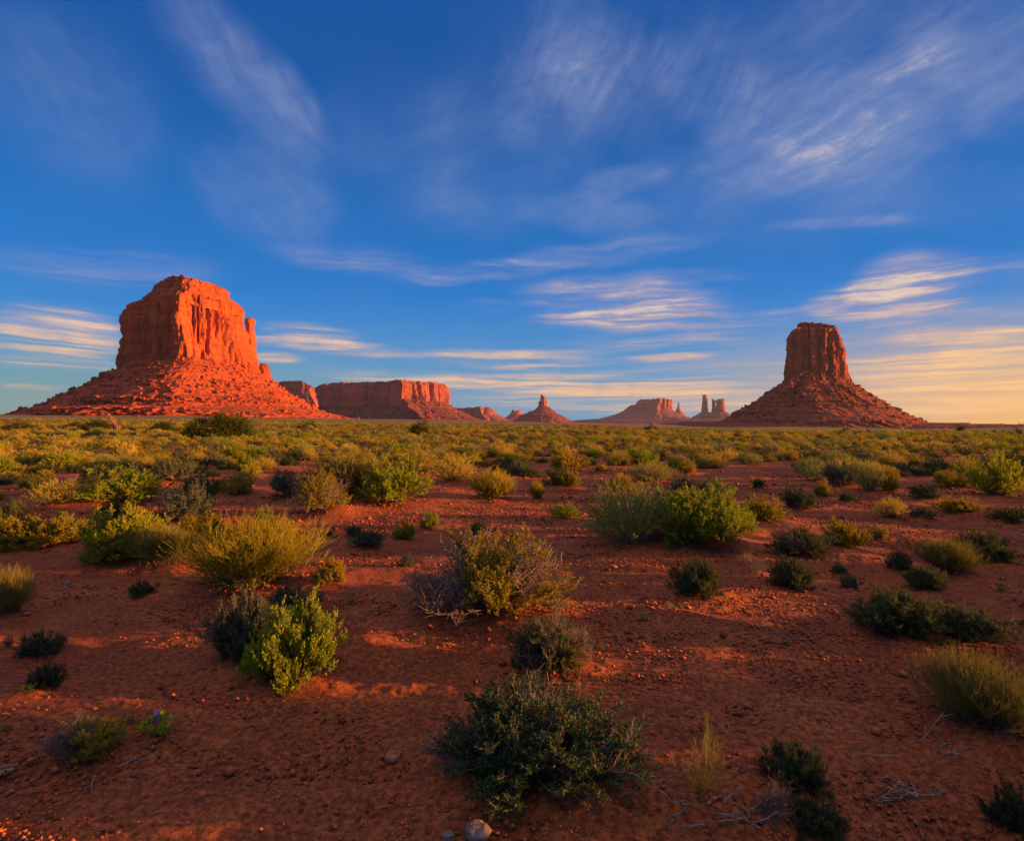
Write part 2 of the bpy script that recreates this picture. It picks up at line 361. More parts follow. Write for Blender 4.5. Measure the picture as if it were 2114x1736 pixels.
def tubes(pts, r0, r1, sides=3):
    N, n1, _ = pts.shape
    T = np.empty_like(pts); T[:, 1:-1] = pts[:, 2:] - pts[:, :-2]; T[:, 0] = pts[:, 1] - pts[:, 0]; T[:, -1] = pts[:, -1] - pts[:, -2]
    T = nrm(T); ref = np.where(np.abs(T[..., 2:3]) > 0.9, np.array([1., 0, 0]), np.array([0, 0, 1.]))
    A = nrm(np.cross(T, ref)); B = np.cross(T, A)
    r0 = np.broadcast_to(r0, N)[:, None]; r1 = np.broadcast_to(r1, N)[:, None]
    rad = (r0 + (r1 - r0) * np.linspace(0, 1, n1)[None])[..., None]
    V = np.stack([pts + rad * (math.cos(q) * A + math.sin(q) * B) for q in np.arange(sides) * 2 * math.pi / sides], 2)
    b = (np.arange(N) * n1 * sides)[:, None, None] + (np.arange(n1 - 1) * sides)[None, :, None]
    j = np.arange(sides)[None, None]; j2 = (j + 1) % sides
    Q = np.stack([b + j, b + j2, b + sides + j2, b + sides + j], -1).reshape(-1, 4)
    return V.reshape(-1, 3), Q
def leaves(rng, P, D, L, W, splay=0.6):
    N = len(P); D = nrm(D + rng.normal(0, splay, D.shape)); S = nrm(np.cross(D, rng.normal(0, 1, D.shape)))
    L = L * rng.uniform(0.6, 1.25, N)[:, None]; W = W * rng.uniform(0.7, 1.2, N)[:, None]
    V = np.stack([P, P + D * L * 0.55 + S * W * 0.5, P + D * L, P + D * L * 0.55 - S * W * 0.5], 1).reshape(-1, 3)
    return V, np.arange(N * 4).reshape(-1, 4)
def join(parts):
    V = []; Q = []; o = 0
    for v, q in parts: V.append(v); Q.append(q + o); o += len(v)
    return np.concatenate(V), np.concatenate(Q)
def along(rng, pts, k, t0=0., t1=1.):
    P, D, _ = kids(rng, pts, k, t0, t1, 0.5); return P, D
def dome(rng, n, maxang, h, lump=0.25, lean=0.0):
    a = rng.uniform(0, 2 * math.pi, n); c = rng.uniform(math.cos(maxang), 1, n); s = np.sqrt(1 - c * c)
    D = np.stack([s * np.cos(a), s * np.sin(a), c], 1)
    L = 1 / np.sqrt((s / 0.5) ** 2 + (c / h) ** 2)
    sd_ = rng.integers(1e6)
    L = L * (1 + lump * vn(D[:, 0] * 2.6, D[:, 1] * 2.6, D[:, 2] * 2.6, int(sd_)) + rng.normal(0, 0.06, n))
    D = nrm(D + np.array([lean, 0, 0]))
    return D, L
def shrub(kind, seed, det):
    """returns (foliage V,Q), (wood V,Q); about 1 wide, height 1 after the caller's scaling"""
    rng = np.random.default_rng(seed)
    h = 0.62; wood = []; fol = []
    k = {3: 1.0, 2: 0.62, 1: 0.24}[det]; ls = {3: 1.0, 2: 1.35, 1: 2.6}[det]; q = lambda n: max(2, int(round(n * k)))
    if kind in ('sage', 'leafy', 'half', 'mixed'):
        n1 = q(58); D, L = dome(rng, n1, R(84), h, 0.22)
        P = np.stack([rng.normal(0, .05, n1), rng.normal(0, .05, n1), np.zeros(n1)], 1)
        s1 = grow(rng, P, D, L * 0.72, 4, 0.12, 0.16)
        P2, D2, i2 = kids(rng, s1, 7 if det > 1 else 4, 0.25, 1.0, R(38)); s2 = grow(rng, P2, D2, L[i2] * 0.34, 3, 0.55, 0.14)
        k3 = {3: 9, 2: 6, 1: 3}[det]
        P3, D3, i3 = kids(rng, s2, k3, 0.3, 1.0, R(36)); s3 = grow(rng, P3, D3, np.full(len(P3), 0.085) * rng.uniform(.6, 1.3, len(P3)), 2, 0.8, 0.12)
        keep = np.ones(len(s3), bool)
        if kind == 'mixed': keep = vn(s3[:, 0, 0] * 4, s3[:, 0, 1] * 4, s3[:, 0, 2] * 4, seed) > -0.42
        if kind == 'half':
            pm = vn(s3[:, 0, 0] * 3.2, s3[:, 0, 1] * 3.2, s3[:, 0, 2] * 3.2, seed) + s3[:, 0, 0] * 1.7
            keep = pm > 0.0
        if det > 1:
            wood += [tubes(s1, .011, .006), tubes(s2, .005, .0022)]
            if det == 3: wood.append(tubes(s3, .0022, .0012))
            if kind in ('half', 'mixed'):
                dd = s3[~keep]; P4, D4, _ = kids(rng, dd, 1, 0.5, 1.0, R(40)); s4 = grow(rng, P4, D4, np.full(len(P4), .11), 3, 0.1, 0.3)
                wood.append(tubes(s4, .0028, .0014))
        else: wood.append(tubes(s1[::2], .014, .008))
        s3 = s3[keep]
        nl = {3: 15, 2: 10, 1: 6}[det]
        if kind == 'leafy': Pl, Dl = along(rng, s3, nl, 0.2, 1.0); fol.append(leaves(rng, Pl, Dl, .024 * ls, .011 * ls, 0.55))
        else: Pl, Dl = along(rng, s3, nl, 0.1, 1.0); fol.append(leaves(rng, Pl, Dl, .023 * ls, .0085 * ls * (1.3 if det == 1 else 1), 0.5))
    elif kind in ('stalk', 'sparse'):                                   # broom of leafless green stalks
        n1 = q(430 if kind == 'stalk' else 42); D, L = dome(rng, n1, R(74 if kind == 'stalk' else 66), h * (1.1 if kind == 'stalk' else 1.7), 0.18); D[:, 2] += 0.25; D = nrm(D)
        P = np.stack([rng.normal(0, .09, n1), rng.normal(0, .09, n1), np.zeros(n1)], 1)
        s1 = grow(rng, P, D, L, 5, 0.35 if kind == 'stalk' else 0.1, 0.07)
        P2, D2, i2 = kids(rng, s1, 5 if det > 1 else 3, 0.3, 0.95, R(24)); s2 = grow(rng, P2, D2, L[i2] * 0.36, 3, 0.5, 0.08)
        rs = {3: .72, 2: 1.2, 1: 3.6}[det]
        fol += [tubes(s2, .0030 * rs, .0013 * rs)]; wood += [tubes(s1, .0045 * rs, .0018 * rs)]
        if det > 1:
            P3, D3, i3 = kids(rng, s2, 2, 0.2, 0.8, R(26)); fol.append(tubes(grow(rng, P3, D3, L[i3 % len(L)] * 0.2, 2, 0.5, 0.08), .0024 * rs, .0011 * rs))
    elif kind == 'rabbit':                                  # fine stems with narrow leaves
        n1 = q(330); D, L = dome(rng, n1, R(86), h, 0.16)
        P = np.stack([rng.normal(0, .05, n1), rng.normal(0, .05, n1), np.zeros(n1)], 1)
        s1 = grow(rng, P, D, L, 5, 0.55, 0.07)
        rs = {3: 1, 2: 1.4, 1: 3.5}[det]
        wood.append(tubes(s1, .0035 * rs, .0015 * rs))
        P2, D2, i2 = kids(rng, s1, 3, 0.45, 0.95, R(22)); s2 = grow(rng, P2, D2, L[i2] * 0.25, 2, 0.5, 0.08)
        for s_, kk in ((s1, 14), (s2, 7)):
            Pl, Dl = along(rng, s_, max(2, int(kk * (1 if det > 1 else .5))), 0.35 if s_ is s1 else 0.0, 1.0); fol.append(leaves(rng, Pl, Dl + np.array([0, 0, .35]), .048 * (1 if det > 1 else 1.8), .0055 * rs, 0.28))
    elif kind == 'dead':
        n1 = q(40); D, L = dome(rng, n1, R(80), h, 0.3)
        P = np.stack([rng.normal(0, .04, n1), rng.normal(0, .04, n1), np.zeros(n1)], 1)
        s1 = grow(rng, P, D, L * .8, 5, 0.2, 0.22); P2, D2, i2 = kids(rng, s1, 5, 0.3, 1, R(38)); s2 = grow(rng, P2, D2, L[i2] * .35, 4, 0.1, 0.25)
        P3, D3, i3 = kids(rng, s2, 4, 0.3, 1, R(40)); s3 = grow(rng, P3, D3, np.full(len(P3), .09), 3, 0.1, 0.25)
        wood += [tubes(s1, .009, .005), tubes(s2, .0045, .0025), tubes(s3, .0025, .0014)]
    F_ = join(fol) if fol else None; W_ = join(wood)
    allv = F_[0] if F_ else W_[0]
    if kind in ('half', 'mixed'): allv = np.concatenate([F_[0], W_[0]])
    wx = np.percentile(allv[:, 0], 99.6) - np.percentile(allv[:, 0], 0.4); wy = np.percentile(allv[:, 1], 99.6) - np.percentile(allv[:, 1], 0.4)
    cx_ = (np.percentile(allv[:, 0], 99.6) + np.percentile(allv[:, 0], 0.4)) / 2; cy_ = (np.percentile(allv[:, 1], 99.6) + np.percentile(allv[:, 1], 0.4)) / 2
    hz = np.percentile(allv[:, 2], 99.7)
    for part in (F_, W_):
        if part is not None:
            part[0][:, 0] = (part[0][:, 0] - cx_) / wx; part[0][:, 1] = (part[0][:, 1] - cy_) / wy; part[0][:, 2] = np.maximum(part[0][:, 2], -.02) / hz
    return F_, W_

# species: shape, foliage material, wood material, foliage part name
SPEC = {
    'sagebrush':    ('sage', 'sage', 'twig', 'foliage'),
    'grey_sagebrush': ('sage', 'grey', 'grey_twig', 'foliage'),
    'greasewood':   ('leafy', 'lime', 'twig', 'foliage'),
    'saltbush':     ('leafy', 'olive', 'twig', 'foliage'),
    'blackbrush':   ('half', 'olive', 'grey_twig', 'foliage'),
    'dark_blackbrush': ('mixed', 'sage', 'grey_twig', 'foliage'),
    'sparse_jointfir': ('sparse', 'reed', 'reed', 'stalks'),
    'jointfir':     ('stalk', 'gold', 'reed', 'stalks'),
    'green_jointfir': ('stalk', 'reed', 'twig', 'stalks'),
    'rabbitbrush':  ('rabbit', 'silver', 'grey_twig', 'foliage'),
    'gold_rabbitbrush': ('rabbit', 'gold', 'twig', 'foliage'),
    'dead_shrub':   ('dead', None, 'grey_twig', None),
}
_cache = {}
def proto(sp, var, det):
    key = (sp, var, det)
    if key not in _cache:
        kind, fm, wm, fn = SPEC[sp]
        sk = (kind, var, det)
        if sk not in _cache: _cache[sk] = shrub(kind, 100 + var * 17 + {'sage': 1, 'leafy': 2, 'half': 3, 'stalk': 4, 'rabbit': 5, 'dead': 6, 'mixed': 7, 'sparse': 8}[kind] * 1000, det)
        F_, W_ = _cache[sk]
        _cache[key] = (mesh(sp + "_leaves", F_[0], F_[1], mat=M[fm]) if F_ else None, mesh(sp + "_wood", W_[0], W_[1], mat=M[wm]), fn)
    return _cache[key]
NAME = {'sparse_jointfir': 'jointfir', 'grey_sagebrush': 'sagebrush', 'dark_blackbrush': 'blackbrush', 'green_jointfir': 'jointfir', 'gold_rabbitbrush': 'rabbitbrush'}
CAT = {'dead_shrub': 'dead shrub'}
FOOT = []
def put_shrub(sp, var, det, x, y, w, h, rz, label, group=None, z=None, name=None, dy=None):
    fo, wo, fn = proto(sp, var, det)
    name = name or NAME.get(sp, sp)
    e = empty(name, (x, y, (float(H(x, y)) if z is None else z) - 0.012), rz, (w, dy or w * 0.92, h), label=label, category=CAT.get(sp, 'shrub'))
    if group: e['group'] = group
    if fo: link(fn, fo, e)
    link('branches', wo, e)
    return e

# near plants: centre x, lowest y, width, height in the photograph's 2114-wide frame; species, variant, label
HERO = [
 (1112, 1700, 425, 262, 'dark_blackbrush', 1, "largest twiggy dark green shrub with tangled grey branches, nearest the camera"),
 (606, 1440, 190, 195, 'greasewood', 0, "bright yellow-green leafy bush beside the orange sunlit sand patch"),
 (518, 1388, 160, 150, 'grey_sagebrush', 1, "dark blue-grey sagebrush tucked against the bright yellow-green bush"),
 (605, 1290, 110, 70, 'grey_sagebrush', 0, "low grey-green sagebrush between the big golden broom and the yellow-green bush"),
 (520, 1250, 300, 172, 'jointfir', 0, "big golden broom of bare upright stalks, widest in the near sand"),
 (1020, 1314, 300, 200, 'blackbrush', 1, "half dead bush, bare pale twigs on one side and olive leaves on the other"),
 (1135, 1412, 160, 140, 'dark_blackbrush', 2, "twiggy dark green shrub just in front of the half dead olive bush"),
 (1440, 1690, 135, 212, 'sparse_jointfir', 1, "sparse tall green stalks standing beside the largest twiggy shrub"),
 (1642, 1655, 150, 115, 'sagebrush', 1, "dark green sagebrush with a pale dead branch fan at its foot"),
 (2015, 1560, 240, 195, 'green_jointfir', 0, "large green-gold tuft of stalks at the picture's right edge"),
 (1855, 1345, 182, 112, 'sagebrush', 1, "dark green leafy bush, wider one of the touching pair"),
 (2000, 1350, 130, 88, 'dark_blackbrush', 1, "dark twiggy bush, smaller one of the touching pair"),
 (1437, 1245, 108, 82, 'sagebrush', 0, "dark round sagebrush alone on sand in front of the big silver-gold shrub"),
 (1634, 1228, 88, 70, 'sagebrush', 1, "dark sagebrush between the pale dead bush and two tiny green tufts"),
 (1558, 1198, 58, 55, 'dead_shrub', 0, "small pale straw-coloured dead bush"),
 (1650, 1168, 122, 68, 'dark_blackbrush', 0, "wide low grey-green bush behind the pale dead bush"),
 (1742, 1150, 86, 58, 'saltbush', 1, "dark green bush with a strip of orange lit sand at its foot"),
 (1856, 1192, 50, 46, 'sagebrush', 0, "small dark bush at the near end of the row of four on the slope"),
 (1908, 1228, 78, 55, 'sagebrush', 1, "small blue-green bush in front of the row of four"),
 (1955, 1200, 125, 78, 'green_jointfir', 1, "spiky grey-stalked bush in the middle of the row of four"),
 (2030, 1172, 95, 70, 'sagebrush', 0, "tall dark bush at the far end of the row of four"),
 (1732, 1192, 32, 24, 'grey_sagebrush', 0, "tiny green tuft, farther one of two beside a fallen stick"),
 (1755, 1222, 40, 32, 'grey_sagebrush', 1, "tiny green tuft, nearer one of two beside a fallen stick"),
 (1813, 1119, 38, 30, 'saltbush', 0, "small olive bush alone on rippled sand below the dark oval bush"),
 (1312, 1150, 225, 142, 'rabbitbrush', 0, "big silver-green shrub with golden crest and arching dead skirt"),
 (1455, 1154, 195, 122, 'greasewood', 1, "airy yellow-green shrub glowing over orange lit sand"),
 (1525, 1105, 62, 60, 'greasewood', 0, "small leafy yellow-green bush at the end of the airy glowing shrub"),
 (1568, 1090, 105, 58, 'saltbush', 1, "dark olive bush directly behind the airy yellow-green shrub"),
 (1648, 1058, 70, 50, 'sagebrush', 1, "brown-green twiggy bush alone behind the dark olive bush"),
 (1699, 1029, 38, 32, 'saltbush', 0, "small round olive-lit bush in front of the blue-grey thicket"),
 (1751, 1039, 34, 20, 'sagebrush', 0, "tiny dark green bush in front of the pale tufted broom"),
 (1565, 1010, 28, 24, 'sagebrush', 1, "tiny round grey-green bush on open sand behind the big silver shrub"),
 (1166, 1078, 62, 36, 'greasewood', 1, "low sprawling yellow-green plant on open sand"),
 (1243, 1068, 26, 20, 'saltbush', 0, "small yellow-green tuft touching the big silver-green shrub"),
 (986, 1106, 36, 30, 'sagebrush', 0, "small round dark bush near the thin dead stalk"),
 (1021, 1106, 22, 22, 'saltbush', 1, "tiny yellow-green sprout at the foot of the thin dead stalk"),
 (887, 1095, 40, 36, 'greasewood', 0, "small round yellow-green bush on a short stem, farthest of three in a line"),
 (835, 1119, 50, 38, 'saltbush', 0, "small round dark olive bush, middle of three in a line"),
 (758, 1138, 70, 36, 'grey_sagebrush', 1, "low blue-green bush, nearest of three in a line"),
 (735, 1112, 42, 26, 'sagebrush', 1, "tiny dark bush just behind the low blue-green one"),
 (675, 1110, 26, 17, 'sagebrush', 0, "tiny green tuft behind the golden broom"),
 (839, 1174, 32, 29, 'grey_sagebrush', 0, "tiny blue-green bush alone on bare sand behind the half dead bush"),
 (546, 1105, 52, 56, 'greasewood', 1, "small bright bush peeping over the golden broom"),
 (412, 1115, 82, 46, 'saltbush', 1, "low twiggy gold-tipped bush behind the golden broom"),
 (275, 1175, 170, 118, 'greasewood', 0, "wide yellow-topped bush with a sprawling green skirt"),
 (340, 1192, 128, 92, 'green_jointfir', 0, "grey-green spiky broom between the yellow-topped bush and golden broom"),
 (385, 1085, 118, 80, 'grey_sagebrush', 0, "round slate-grey bush with pale fuzzy top"),
 (425, 1035, 90, 50, 'sagebrush', 1, "dark spreading bush behind the round slate-grey bush"),
 (237, 1082, 76, 42, 'sagebrush', 0, "dark blue-green low bush in front of the long bright hedge of shrubs"),
 (250, 1050, 158, 78, 'greasewood', 0, "wide bright yellow-green bush in the row beside a green broom"),
 (122, 1055, 100, 58, 'gold_rabbitbrush', 0, "soft green broom with golden tips next to the wide bright bush"),
 (75, 1148, 160, 74, 'saltbush', 1, "long low gold-tipped bush cut off by the picture's left edge"),
 (18, 1285, 95, 108, 'green_jointfir', 1, "grey-brown twiggy bush cut off by the left edge, nearest there"),
 (14, 1092, 66, 58, 'sagebrush', 1, "dark green mound cut off by the left edge"),
 (298, 1246, 56, 40, 'sagebrush', 1, "small dark bush alone below the spiky grey-green broom"),
 (90, 1368, 88, 60, 'dark_blackbrush', 1, "small dark bush with bare grey twigs, farther of the shaded pair"),
 (90, 1438, 82, 60, 'sagebrush', 0, "small dark bush with thin twigs, nearer of the shaded pair"),
 (188, 1592, 130, 108, 'blackbrush', 2, "small twiggy bush with sunlit orange twigs beside the flowering lupine"),
 (678, 1218, 68, 52, 'saltbush', 0, "leafy olive bush leaning out of the golden broom's side"),
 (655, 1074, 120, 88, 'blackbrush', 1, "olive twiggy bush at the front of the big green clump"),
 (610, 1036, 105, 62, 'grey_sagebrush', 1, "grey-blue bush at the shaded end of the big green clump"),
 (728, 1042, 170, 106, 'green_jointfir', 0, "spiky green broom in the middle of the big green clump"),
 (815, 1052, 150, 106, 'greasewood', 1, "bright yellow-green round bush at the sunny end of the big clump"),
 (862, 980, 100, 56, 'gold_rabbitbrush', 1, "golden feathery bush just behind the big green clump"),
 (937, 1002, 100, 62, 'gold_rabbitbrush', 0, "golden domed brush with grey shaded side beside the feathery bush"),
 (1012, 1040, 108, 66, 'jointfir', 1, "golden upswept broom growing on exposed dark roots"),
 (1108, 1036, 34, 42, 'jointfir', 0, "small narrow golden broom beside the exposed roots"),
 (1152, 1008, 62, 42, 'sagebrush', 0, "round olive bush, shaded one of a pair on open sand"),
 (1178, 1012, 44, 40, 'saltbush', 1, "round olive bush, twiggier one of a pair on open sand"),
 (1168, 975, 70, 40, 'saltbush', 0, "olive bush just behind the pair of round bushes"),
 (1282, 1022, 66, 40, 'saltbush', 1, "small brown-olive bush behind the crest of the silver-green shrub"),
 (1345, 1002, 112, 48, 'rabbitbrush', 1, "pale green feathery bush with golden tips on flat sand"),
 (1412, 1040, 72, 58, 'grey_sagebrush', 0, "slate-grey bush, wider of a touching pair"),
 (1475, 1040, 62, 50, 'grey_sagebrush', 1, "slate-grey bush with green tips, narrower of a touching pair"),
 (1690, 1000, 85, 44, 'rabbitbrush', 0, "pale green end of the blue-grey thicket"),
 (1738, 1008, 80, 56, 'grey_sagebrush', 1, "dark blue-grey middle of the thicket on the sand's edge"),
 (1795, 1022, 60, 68, 'rabbitbrush', 1, "tall pale tufted broom at the end of the thicket"),
 (1836, 1022, 42, 50, 'saltbush', 0, "narrow olive bush standing against the pale tufted broom"),
 (2062, 1032, 118, 92, 'greasewood', 1, "large yellow-green bush cut off by the right edge"),
 (1838, 1078, 66, 46, 'gold_rabbitbrush', 1, "small bush with green-gold tips and brown base on open sand"),
 (1908, 1078, 56, 32, 'dark_blackbrush', 2, "low brown twiggy bush between two olive bushes"),
 (1976, 1068, 84, 38, 'saltbush', 1, "flat wide olive bush on the sand beyond the twiggy one"),
 (2078, 1087, 70, 36, 'sagebrush', 1, "dark flat-topped bush alone near the right edge"),
 (1906, 1037, 66, 32, 'sagebrush', 0, "dark oval bush alone on the sand below the dense scrub"),
 (1965, 1012, 70, 36, 'saltbush', 0, "dark green rounded bush near the large yellow-green bush"),
 (2095, 1745, 125, 130, 'sagebrush', 0, "dark bush in the near right corner of the picture"),
 (1690, 1760, 130, 95, 'sagebrush', 1, "dark green bush rising from the picture's bottom edge"),
 (1598, 1725, 95, 120, 'dead_shrub', 1, "grey dead fan of bare twigs beside the bottom edge bush"),
 (1190, 1715, 130, 60, 'dead_shrub', 0, "low grey dead branches under the largest twiggy shrub"),
 (2040, 1140, 60, 36, 'sagebrush', 1, "small dark bush just behind the far end of the row of four"),
 (520, 985, 44, 26, 'greasewood', 0, "small bright green bush on the sand strip"),
 (490, 1030, 66, 48, 'saltbush', 0, "gold-topped olive bush beside a lit sand lip"),
 (348, 1000, 100, 52, 'grey_sagebrush', 1, "blue-grey broad bush behind the wide bright yellow-green bush"),
 (1420, 980, 40, 28, 'saltbush', 0, "small olive bush beyond the feathery green one"),
 (1700, 1165, 24, 12, 'saltbush', 1, "tiny sprig on the lit sand between two dark bushes"),
]
HPOS = []
for (px, py, wpx, hpx, sp, var, lab) in HERO:
    dep = math.atan((py - HY) / F)
    yc = py - 0.40 * wpx * math.sin(dep)
    x, y, d = hit(px, yc)
    sc_ = d / F
    wv_ = wpx * sc_ * (1.04 - 0.25 * max(0, dep - .2))
    hv = (1 - 0.5 * max(0, dep - .22)) * max((hpx - 0.40 * wpx * math.sin(dep)) * sc_ / math.cos(dep) * 1.0, wv_ * 0.36)
    HPOS.append((x, y, wv_, hv, d)); FOOT.append((x, y, wv_ * 0.5))
    MOUNDS.append((x, y, wv_ * 0.62, min(0.07, 0.10 * wv_)))
# lips of sand that face the low sun
for (px, py, rr, hh) in [(745, 1348, .24, .11), (700, 1062, .4, .12), (850, 1010, .6, .12), (1430, 1122, .5, .15), (1395, 1288, .30, .08), (1300, 1330, .2, .05), (1760, 1162, .45, .12), (925, 1018, .6, .1), (600, 1520, .16, .03),
                        (340, 1528, .12, .03), (1190, 1490, .2, .03), (1085, 1290, .3, .06), (1640, 1095, .6, .08), (545, 1020, .5, .09), (1900, 1275, .3, .05), (1850, 1100, .6, .07), (1550, 980, .8, .12), (1290, 975, .8, .12), (1650, 1480, .25, .035), (230, 1130, .4, .08)]:
    x, y, d = hit(px, py); MOUNDS.append((x, y, rr, hh))
MOUNDS_NEAR = MOUNDS

for (px, py, wpx, hpx, sp, var, lab), (x, y, ww, hh, d) in zip(HERO, HPOS):
    det = 3 if wpx > 60 and d < 9 else 2
    rz = ((px * 7 + py * 13) % 628) / 100.0
    if sp in ('blackbrush', 'dark_blackbrush'): rz = -0.25 + (px % 5) * 0.1
    if px in (1022,): rz = 0.0
    put_shrub(sp, var, det, x, y, ww, hh, rz, lab)

# ------------------------------------------------------------------ the scrub plain
rng = np.random.default_rng(7)
cand = []
def ring(r0, r1, sp, a0=R(-47), a1=R(47), seed=0):
    X0, X1 = -r1, r1
    gx, gy = np.meshgrid(np.arange(X0, X1, sp), np.arange(-r1 * 0.2 if a1 > 1.4 else 0, r1, sp))
    x = gx.ravel() + rng.uniform(-.48, .48, gx.size) * sp; y = gy.ravel() + rng.uniform(-.48, .48, gx.size) * sp
    r = np.hypot(x, y); a = np.arctan2(x, y)
    k = (r >= r0) & (r < r1) & (a > a0) & (a < a1)
    return np.stack([x[k], y[k]], 1)
def plain_keep(xy):
    x, y = xy.T; r = np.hypot(x, y); a = np.arctan2(x, y)
    n = fbm(x / 7, y / 5, 0, 3, 77)
    start = np.interp(a, np.radians([-47, -30, -18, -8, 0, 12, 25, 40, 47]), [11, 12, 13.5, 14, 16, 17, 14.5, 13, 12.5])
    p = sst(r, start, start * 1.9) * 0.95 + 0.55 * n * (1 - sst(r, 30, 70)) * sst(r, 11, 16)
    lim = np.interp(a, np.radians([-47, -20, -5, 5, 12, 47]), [420, 400, 330, 260, 190, 175])
    far = sst(r, lim * 0.85, lim * 1.05)
    p = np.where(r > lim * .8, np.minimum(p, 1 - far), p)
    return rng.uniform(0, 1, len(x)) < p
parts_ = [ring(9, 34, 0.95), ring(34, 70, 1.25), ring(70, 130, 1.7), ring(130, 260, 2.5), ring(260, 420, 3.6)]
XY = np.concatenate(parts_); XY = XY[plain_keep(XY)]
side = ring(2.6, 45, 0.85, R(46.5), R(118)); side = side[(rng.uniform(0, 1, len(side)) < 0.84) & (side[:, 0] > 2.6)]
side2 = ring(2.9, 8, .6, R(48), R(100)); side = np.concatenate([side, side2])
left_ = ring(6, 30, 1.3, R(-70), R(-47)); left_ = left_[rng.uniform(0, 1, len(left_)) < 0.4]
def clear(XY):
    ok = np.ones(len(XY), bool)
    for (fx, fy, fr) in FOOT: ok &= np.hypot(XY[:, 0] - fx, XY[:, 1] - fy) > fr + 0.28
    return XY[ok]
XY = clear(XY); r_ = np.hypot(*XY.T); XY = XY[np.argsort(r_)]; r_ = np.sort(r_)
# patches of kinds over the plain
kn = fbm(XY[:, 0] / 9, XY[:, 1] / 7, 4.0, 3, 31) + rng.normal(0, .5, len(XY))
kinds_ = np.digitize(kn, [-.55, -.3, .15, .55, .85])
KSP = ['sagebrush', 'grey_sagebrush', 'saltbush', 'gold_rabbitbrush', 'greasewood', 'rabbitbrush']
MOUND_H = {'rabbitbrush': .62}
LOOK = {'sagebrush': 'dark green', 'grey_sagebrush': 'blue-grey', 'saltbush': 'olive', 'gold_rabbitbrush': 'golden feathery', 'greasewood': 'yellow-green leafy', 'rabbitbrush': 'pale green brushy'}
MARKS = [(0, 'the toe of the big butte'), (90, 'the big butte\'s shaded slope'), (250, "the big butte's shadowed cliff"), (378, "the big butte's sunlit cliff"), (470, "the big butte's knobbed column"), (535, 'the small rock pillar'),
         (600, 'the long mesa\'s dark end'), (700, 'the long mesa\'s middle'), (835, 'the long mesa\'s sunlit end'), (930, 'the small distant mesa'), (1035, 'the little double-topped butte'), (1090, 'the slim pinnacle butte'),
         (1170, 'the gap past the pinnacle'), (1260, 'the distant flat-topped butte'), (1385, 'the thin needle of rock'), (1435, 'the distant towers'), (1510, 'the tall butte\'s near slope'), (1620, "the tall butte's cliff"), (1690, "the tall butte's sunlit edge"),
         (1770, 'the tall butte\'s far slope'), (1900, 'the low dark ridge'), (2010, 'the brightest yellow sky')]
NIND = 215
sizes = (0.42 + 0.80 * rng.uniform(0, 1, len(XY)) ** 1.4) * (0.9 + 0.25 * (kinds_ >= 3)); sizes *= 1 + 0.35 * sst(r_, 25, 120)
for i in range(NIND):
    x, y = XY[i]; sp = KSP[kinds_[i]]; wv_ = sizes[i] * rng.uniform(.8, 1.05); hv = wv_ * rng.uniform(.42, .60)
    px = CX + F * x / y
    mk = [m_ for p0, m_ in MARKS if px >= p0] or [MARKS[0][1]]
    dist = 'on the scrub rim' if y < 13 else ('in the first rows' if y < 17 else 'deeper in scrub')
    size = 'small' if wv_ < .62 else ('broad' if wv_ > .88 else 'rounded')
    put_shrub(sp, i % 2, 2 if y > 7 else 3, x, y, wv_, hv, rng.uniform(0, 6.28), f"{size} {LOOK[sp]} bush {dist} below {mk[-1]}", f"{LOOK[sp]} bushes {dist}")
# everything farther out, and beside the frame: one mass of scrub
SC = bpy.data.collections.new("scrub_kinds")
pi_ = 0; PID = {}
for sp in KSP:
    for v in range(3):
        kind, fm, wm, fn = SPEC[sp]
        for det in (2, 1):
            if det == 2 and v == 2: continue
            sk = (kind, v, det)
            if sk not in _cache: _cache[sk] = shrub(kind, 100 + v * 17 + {'sage': 1, 'leafy': 2, 'half': 3, 'stalk': 4, 'rabbit': 5, 'dead': 6, 'mixed': 7, 'sparse': 8}[kind] * 1000, det)
            F_, W_ = _cache[sk]; V_, Q_ = join([F_, W_])
            me = mesh("scrub_kind", V_, Q_, mats=[M[fm], M[wm]], midx=np.concatenate([np.zeros(len(F_[1])), np.ones(len(W_[1]))]))
            o = bpy.data.objects.new("kind_%03d" % pi_, me); SC.objects.link(o); PID[(sp, v, det)] = pi_; pi_ += 1
far_xy = np.concatenate([XY[NIND:], side, left_]); far_r = np.hypot(*far_xy.T)
far_k = np.concatenate([kinds_[NIND:], rng.integers(0, 6, len(side) + len(left_))])
far_s = np.concatenate([sizes[NIND:], rng.uniform(.6, 1.1, len(side) + len(left_))])
# shadows of the near ground come from brush beyond the frame
nf = len(far_xy)
pid = np.array([PID[(KSP[k], int(v) if r > 30 else int(v) % 2, 1 if r > 30 else 2)] for k, v, r in zip(far_k, rng.integers(0, 3, nf), far_r)], np.int32)
fz = H(far_xy[:, 0], far_xy[:, 1]) - 0.015
me = bpy.data.meshes.new("scrub_points"); me.vertices.add(nf)
me.vertices.foreach_set("co", np.stack([far_xy[:, 0], far_xy[:, 1], fz], 1).astype(np.float32).reshape(-1))
def attr(name, typ, key, arr):
    a_ = me.attributes.new(name, typ, 'POINT'); a_.data.foreach_set(key, np.ascontiguousarray(arr).reshape(-1))
attr("kind_index", 'INT', 'value', pid)
attr("turn", 'FLOAT_VECTOR', 'vector', np.stack([np.zeros(nf), np.zeros(nf), rng.uniform(0, 6.28, nf)], 1).astype(np.float32))
ws = far_s * rng.uniform(.8, 1.1, nf)
attr("size", 'FLOAT_VECTOR', 'vector', np.stack([ws, ws * rng.uniform(.85, 1.1, nf), ws * rng.uniform(.40, .58, nf)], 1).astype(np.float32))
